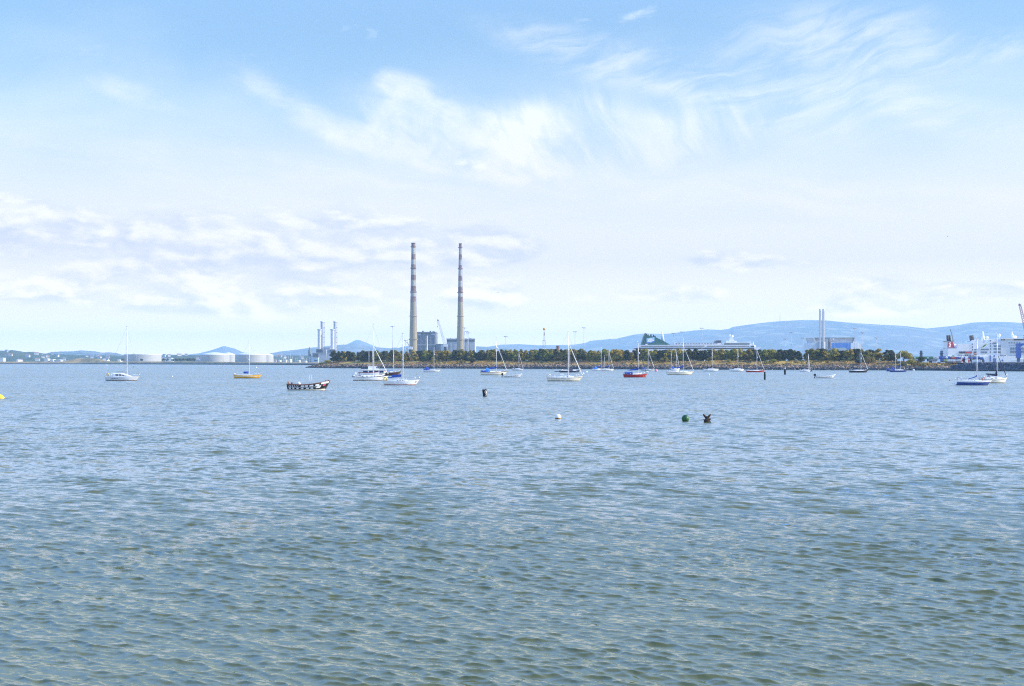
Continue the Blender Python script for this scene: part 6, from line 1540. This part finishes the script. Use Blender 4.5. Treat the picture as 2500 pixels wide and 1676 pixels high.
    MB().tube([(f.x(X_(915)), 0, f.z(Y_(308))), (f.x(X_(895)), 0, f.z(Y_(190)))], 2.3, 10).build('exhaust_pipe', mat('brown_soot', (.10, .06, .045), .8, .4, .5), r); f.box(MB(), X_(830), X_(905), Y_(326), Y_(320), -5, 5).build('vent_platform', CRD, r)
    MB().tube([(f.x(X_(1182)), 0, f.z(Y_(345))), (f.x(X_(1172)), 0, f.z(Y_(210))), (f.x(X_(1160)), 0, f.z(Y_(92)))], [2.2, 1.5, .8], 10).build('aft_mast', SHIPW, r)
    m_ = MB().tube([(f.x(X_(1905)), 0, f.z(Y_(262))), (f.x(X_(1868)), 0, f.z(Y_(170))), (f.x(X_(1866)), 0, f.z(Y_(95)))], [2.4, 1.2, .4], 8); f.box(m_, X_(1835), X_(1892), Y_(132), Y_(124), -1, 1); m_.build('radar_mast', SHIPW, r)
    for c, y0 in ((1945, 232), (1565, 188), (1270, 245)):
        MB().ball((f.x(X_(c)), 0, f.z(Y_(y0))), 1.7, 14).build('radome', SHIPW, r); MB().tube([(f.x(X_(c)), 0, f.z(Y_(y0))), (f.x(X_(c)), 0, f.z(Y_(y0 + 75)))], .3, 6).build('radome_post', SHIPW, r)
    lf = MB()
    for c, y0 in ((1045, 488), (1072, 470), (1100, 455)): f.poly(lf, [(X_(c - 5), Y_(y0 + 4)), (X_(c + 62), Y_(y0 - 68)), (X_(c + 70), Y_(y0 - 40)), (X_(c + 22), Y_(y0 + 2))], -12.5, -11.9)
    lf.build('green_emblem', mat('emblem_green', (.40, .52, .20), .5, .1, .2), r)
    b = MB()
    for i in range(9): f.box(b, X_(1845 + i * 13), X_(1853 + i * 13), Y_(416), Y_(398 + (i % 3) * 3), -13, -12.5)
    b.build('name_lettering', mat('lettering_blue', (.20, .32, .50), .5, .1, .2), r)
    for c0, c1, y0, y1 in ((1232, 1254, 668, 815), (1326, 1350, 660, 710), (1318, 1340, 738, 838), (1352, 1378, 738, 838), (1520, 1550, 768, 808)): f.box(MB(), X_(c0), X_(c1), Y_(y1), Y_(y0), -13.5, -12.8).build('hull_lettering', BLB, r)
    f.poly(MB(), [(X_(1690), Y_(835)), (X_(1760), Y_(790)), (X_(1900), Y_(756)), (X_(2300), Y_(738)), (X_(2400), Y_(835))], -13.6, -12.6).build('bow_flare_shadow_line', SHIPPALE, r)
ferry_right()
def portal():
    D = 1250; f = FS(2492, D); X_ = lambda c: 2280 + c / 9.8; Y_ = lambda c: 800 + c / 9.8
    r = thing('portal_crane', 'blue portal crane legs in front of the white ferry at the right edge', 'crane', f.o)
    f.poly(MB(), [(X_(1985), Y_(728)), (X_(1990), Y_(385)), (X_(2035), Y_(380)), (X_(2040), Y_(460)), (X_(2060), Y_(560)), (X_(2058), Y_(728))], -3, 3).build('leg', CRB, r)
    f.poly(MB(), [(X_(2015), Y_(470)), (X_(2035), Y_(382)), (X_(2420), Y_(378)), (X_(2420), Y_(428)), (X_(2110), Y_(428)), (X_(2045), Y_(470))], -2.6, 2.6).build('portal_beam', CRB, r)
    f.poly(MB(), [(X_(2370), Y_(728)), (X_(2370), Y_(428)), (X_(2420), Y_(428)), (X_(2430), Y_(728))], -3, 3).build('leg', CRB, r)
    for c in (2022, 2400): f.box(MB(), X_(c - 20), X_(c + 20), 884, Y_(728), -2, 2).build('bogie', CRD, r)
portal()
def ramp():
    D = 1000; f = FS(2310, D); X_ = lambda c: 2220 + c / 11.7; Y_ = lambda c: 860 + c / 11.7
    r = thing('elevated_ramp', 'dark elevated roadway on columns carrying a row of coloured trailers', 'bridge', f.o)
    f.box(MB(), X_(95), X_(2000), Y_(208), Y_(190), -3, 3).build('deck', BEAMD, r)
    f.poly(MB(), [(X_(1990), Y_(208)), (X_(1990), Y_(150)), (X_(2070), Y_(150)), (X_(2120), Y_(270)), (X_(2090), Y_(290)), (X_(2060), Y_(215))], -3, 3).build('curved_end', BLB, r)
    for c in (115, 550, 1085, 1325, 1550, 1780): f.poly(MB(), [(X_(c - 28), Y_(207)), (X_(c + 28), Y_(207)), (X_(c + 8), Y_(330)), (X_(c - 8), Y_(330))], -2, 2).build('column', BEAMD, r)
    b = MB()
    for c0, c1 in ((1700, 1990),): lattice(b, (f.x(X_(c0)), 0, f.z(Y_(176))), (f.x(X_(c1)), 0, f.z(Y_(176))), 2.8, 2.8, 8, .18)
    b.build('truss', CRD, r)
    for lab, c0, c1, y0, y1, m, marks in (('first green trailer on the elevated roadway, nearest the willow', 105, 290, 130, 189, GRB, 1), ('second green trailer on the elevated roadway', 292, 470, 128, 189, GRB, 1), ('third green trailer on the elevated roadway, beside the white one', 472, 660, 128, 189, GRB, 1), ('white trailer between the green and blue trailers on the roadway', 668, 826, 126, 189, WHB, 2), ('long blue trailer with white lettering on the elevated roadway', 832, 1150, 124, 189, BLB, 3), ('red trailer on the elevated roadway between two blue ones', 1165, 1322, 140, 189, RDB, 3), ('blue trailer right of the red one on the elevated roadway', 1328, 1575, 140, 189, BLB, 3), ('dark blue trailer near the curved end of the roadway', 1700, 1965, 145, 189, BLB, 0)):
        t = FS((X_(c0) + X_(c1)) / 2, D); s_ = thing('trailer', lab, 'trailer', (t.o[0], t.o[1], 0), 0, 'trailers on the elevated roadway')
        t.box(MB(), X_(c0), X_(c1), Y_(y1), Y_(y0), -1.6, 1.6).build('box', m, s_)
        t.box(MB(), X_(c0) + .3, X_(c1) - .3, Y_(190), Y_(y1), -1, 1).build('chassis', BEAMD, s_)
        if marks == 1: t.poly(MB(), [(X_(c0 + 5), Y_(182)), (X_(c0 + 12), Y_(158)), (X_(c0 + 45), Y_(150)), (X_(c0 + 62), Y_(158)), (X_(c0 + 60), Y_(182))], -1.75, -1.5).build('white_panel', WHB, s_)
        if marks >= 2:
            b = MB(); w = (c1 - c0) * .30; a = c0 + (c1 - c0) * .26
            for i in range(7): t.box(b, X_(a + i * w / 7), X_(a + (i + .6) * w / 7), Y_(166), Y_(154 + (i % 2) * 4), -1.72, -1.5)
            b.build('lettering', CRD if marks == 2 else WHB, s_)
            if marks == 3 and m is BLB:
                b = MB(); cc = (t.x(X_(c0 + (c1 - c0) * .66)), -1.62, t.z(Y_(158))); b.lathe([(.5, -.1), (.85, -.1), (.85, .05), (.5, .05)], cc, 14, 0, True, 'y'); b.build('round_emblem', WHB, s_)
    for lab, c, y0, y1 in (('dark blue tower with a crossbar above the green trailers', 337, -30, 128), ('dark blue tower with a crossbar above the long blue trailer', 922, -30, 124)):
        t = FS(X_(c), 1030); s_ = thing('linkspan_tower', lab, 'tower', (t.o[0], t.o[1], 0), 0, 'blue towers behind the elevated roadway')
        t.box(MB(), X_(c - 22), X_(c + 22), 884, Y_(y0), -1.5, 1.5).build('column', CRD, s_); t.box(MB(), X_(c - 48), X_(c + 48), Y_(45), Y_(36), -1.8, 1.8).build('crossbar', CRD, s_); t.box(MB(), X_(c - 14), X_(c + 14), Y_(y0), Y_(y0 - 12), -1, 1).build('cap', CRD, s_)
    GR = mat('green_pyramid', (.12, .33, .10), .6, .1, .3); t = FS(X_(1250), 1040); s_ = thing('roof_tent', 'small green pointed roof above the red trailer', 'canopy', t.o)
    t.poly(MB(), [(X_(1205), Y_(128)), (X_(1250), Y_(95)), (X_(1290), Y_(128))], -2, 2).build('canopy', GR, s_); t.box(MB(), X_(1247), X_(1253), 884, Y_(128), -.2, .2).build('post', STEELG, s_)
    k = 0
    for lab, c0, c1, y0, y1, m in (('navy container on the quay below the long blue trailer', 1060, 1155, 285, 340, DKB), ('white end container beside the rust coloured one', 1192, 1222, 278, 345, WHB), ('rust coloured container on the quay', 1224, 1320, 275, 340, ORB2), ('navy and red container left of the striped bollard', 1350, 1455, 280, 345, DKB), ('navy container right of the first red column', 1545, 1610, 285, 350, DKB), ('pale container low on the quay left of the navy one', 905, 1000, 290, 335, WHB), ('dark container low on the quay behind the grass', 808, 895, 285, 325, DKB), ('long grey covered trailer under the roadway', 560, 785, 212, 258, CLAD), ('row of white vans under the green trailers', 420, 545, 270, 305, WHB), ('yellow green cabin under the blue trailer', 985, 1060, 210, 270, YGB), ('blue cabin under the blue trailer', 902, 970, 205, 262, BLB), ('pale blue wall of stacked white boxes under the roadway', 1100, 1300, 210, 270, SHIPPALE), ('white box right of the red trailer on the quay', 1335, 1470, 212, 268, SHIPPALE), ('white and blue trailer under the truss', 1815, 1960, 225, 295, WHB), ('white truck cab under the curved end', 1985, 2060, 225, 300, WHB), ('grey trailer under the green trailers beside the small dark tree', 130, 320, 208, 240, CLADL), ('white boxes by the quay right of the white vans', 640, 780, 268, 310, WHB)):
        t = FS((X_(c0) + X_(c1)) / 2, 960 - k % 3 * 12); k += 1; s_ = thing('shipping_container', lab, 'container', (t.o[0], t.o[1], 0), 0, 'containers and cabins on the quay')
        t.box(MB(), X_(c0), X_(c1), Y_(y1), Y_(y0), -1.3, 1.3).build('box', m, s_)
        t.box(MB(), X_(c0) + .2, X_(c1) - .2, 886, Y_(y1), -1.1, 1.1).build('support', BEAMD, s_)
        for u in (.33, .66): t.box(MB(), X_(c0 + (c1 - c0) * u) - .15, X_(c0 + (c1 - c0) * u) + .15, Y_(y1 - 3), Y_(y0 + 3), -1.42, -1.25).build('rib', CLADL if m is not WHB else CLAD, s_)
    for lab, c, w in (('red and white striped column on the quay, left of two', 1490, 30), ('red and white striped column on the quay, right of two', 1702, 28)):
        t = FS(X_(c), 930); s_ = thing('striped_column', lab, 'column', (t.o[0], t.o[1], 0), 0, 'striped columns on the quay'); b = MB()
        for i in range(7): t.box(b, X_(c - w / 2), X_(c + w / 2), Y_(350 - 25 * i), Y_(325 - 25 * i), -.7, .7, i % 2 if i not in (3, 4) else 0)
        b.build('column', [REDF, mat('worn_pink_white', (.62, .45, .45), .7, .2, .4)], s_); t.box(MB(), X_(c + w / 2), X_(c + w / 2 + 22), Y_(345), Y_(265), -.6, .6).build('white_cabinet', WHB, s_)
ramp()
for lab, px, yt, D in (('slim pale lamp post on the quay in front of the ferry funnel', 2346.5, 867, 900), ('slim pale lamp post on the quay at the right striped column', 2373, 868, 890), ('slim pale lamp post in front of the hull of the white ferry', 2450, 868, 880)):
    flood(lab, px, yt, D, .12, ROOFW)

# --- the stone breakwater at the right, shade put into its colour
def breakwater():
    r = thing('breakwater', 'stone breakwater with dark blue shade in its colour, before the white ferry', 'sea wall', (0, 0, 0))
    DK = mat('shaded_stone', (.045, .055, .075), .9, .4, .3); cols = []  # dark blue shade put into the stone colour
    px = 2322.0
    while px < 2920:
        d = shoreD(px); t = interp([(2322, 2.6), (2345, 3.4), (2380, 4.0), (2420, 3.9), (2900, 4.0)], px); cols.append([(X(px, d + a), d + a, z) for a, z in ((-6, -2), (-1, -.1), (1, .6), (3, t * .55), (5.2, t * .97), (6, t), (12, t), (20, t * .7))]); px += 4
    b = MB(); n = 8; b.add([p for c in cols for p in c], [(i * n + j, (i + 1) * n + j, (i + 1) * n + j + 1, i * n + j + 1) for i in range(len(cols) - 1) for j in range(n - 1)], 0, False)
    b.build('core', DK, r)
    def place(rnd):
        px = rnd.uniform(2322, 2900); a = rnd.uniform(-.8, 5.4); d = shoreD(px); t = interp([(2322, 2.6), (2345, 3.4), (2380, 4.0), (2420, 3.9), (2900, 4.0)], px)
        return Vector((X(px, d + a), d + a, interp([(-1, 0), (1, .6), (3, t * .55), (5.4, t)], a)))
    o = stones('armour_stones', 3400, place, mat('shaded_boulder', (.060, .072, .098), .85, .35, .5, island=.6), None, 31, .35, .75); o.parent = r  # boulders carry the same blue shade in their colour
    o = stones('wet_stones', 1300, lambda rnd: (lambda px: Vector((X(px, shoreD(px) - .6), shoreD(px) + rnd.uniform(-1.2, .5), rnd.uniform(-.1, .5))))(rnd.uniform(2322, 2900)), ROCK_WET, None, 32, .35, .7); o.parent = r
    b = MB(); px = 2380
    while px < 2900: d = shoreD(px) + 7; px2 = px + 30; d2 = shoreD(px2) + 7; b.add([(X(px, d), d, 3.9), (X(px2, d2), d2, 3.9), (X(px2, d2), d2, 4.55), (X(px, d), d, 4.55), (X(px, d), d + .5, 3.9), (X(px2, d2), d2 + .5, 3.9), (X(px2, d2), d2 + .5, 4.55), (X(px, d), d + .5, 4.55)], [(0, 1, 2, 3), (3, 2, 6, 7), (4, 7, 6, 5)]); px = px2
    b.build('parapet', BEAMD, r)
breakwater()

# --- faint steam drifting off the grey stacks
def steam():
    m = bpy.data.materials.new('steam'); m.use_nodes = True; t = m.node_tree; t.nodes.clear()
    out = t.nodes.new('ShaderNodeOutputMaterial'); v = t.nodes.new('ShaderNodeVolumePrincipled'); v.inputs['Color'].default_value = (.78, .78, .82, 1); v.inputs['Density'].default_value = .010
    t.links.new(v.outputs[0], out.inputs['Volume'])
    D = 2540; b = MB(); rnd = random.Random(2); pts, rs = [], []
    for i in range(19):
        u = i / 18; px = 2001 - 58 * u; py = 752.5 - 10 * math.sin(u * 2.2) + rnd.uniform(-.8, .8); pts.append(W(px, py, D)); rs.append((1.2 + 4.5 * u ** .7 * rnd.uniform(.7, 1.15)) * (1 if i < 18 else .3))
    b.tube(pts, rs, 10); o = b.build('steam_plume', m); tag(o, 'faint grey steam drifting left from the twin grey stacks', None, None, 'stuff')
steam()

# ------------------------------------------------------------------ air
def build_haze():
    m = bpy.data.materials.new('haze_air'); m.use_nodes = True
    t = m.node_tree; t.nodes.clear()
    out = t.nodes.new('ShaderNodeOutputMaterial'); v = t.nodes.new('ShaderNodeVolumePrincipled')
    v.inputs['Color'].default_value = HAZE_COL
    v.inputs['Density'].default_value = HAZE_DENS
    v.inputs['Anisotropy'].default_value = 0.0
    t.links.new(v.outputs[0], out.inputs['Volume'])
    b = MB(); b.slab(-13000, 13000, -300, 21500, -5, 430)
    o = b.build('haze', m)
    tag(o, 'thin blue haze over the bay', None, None, 'stuff')
HAZE_DENS = 6.6e-5
HAZE_COL = (0.46, 0.73, 1.0, 1)
build_haze()
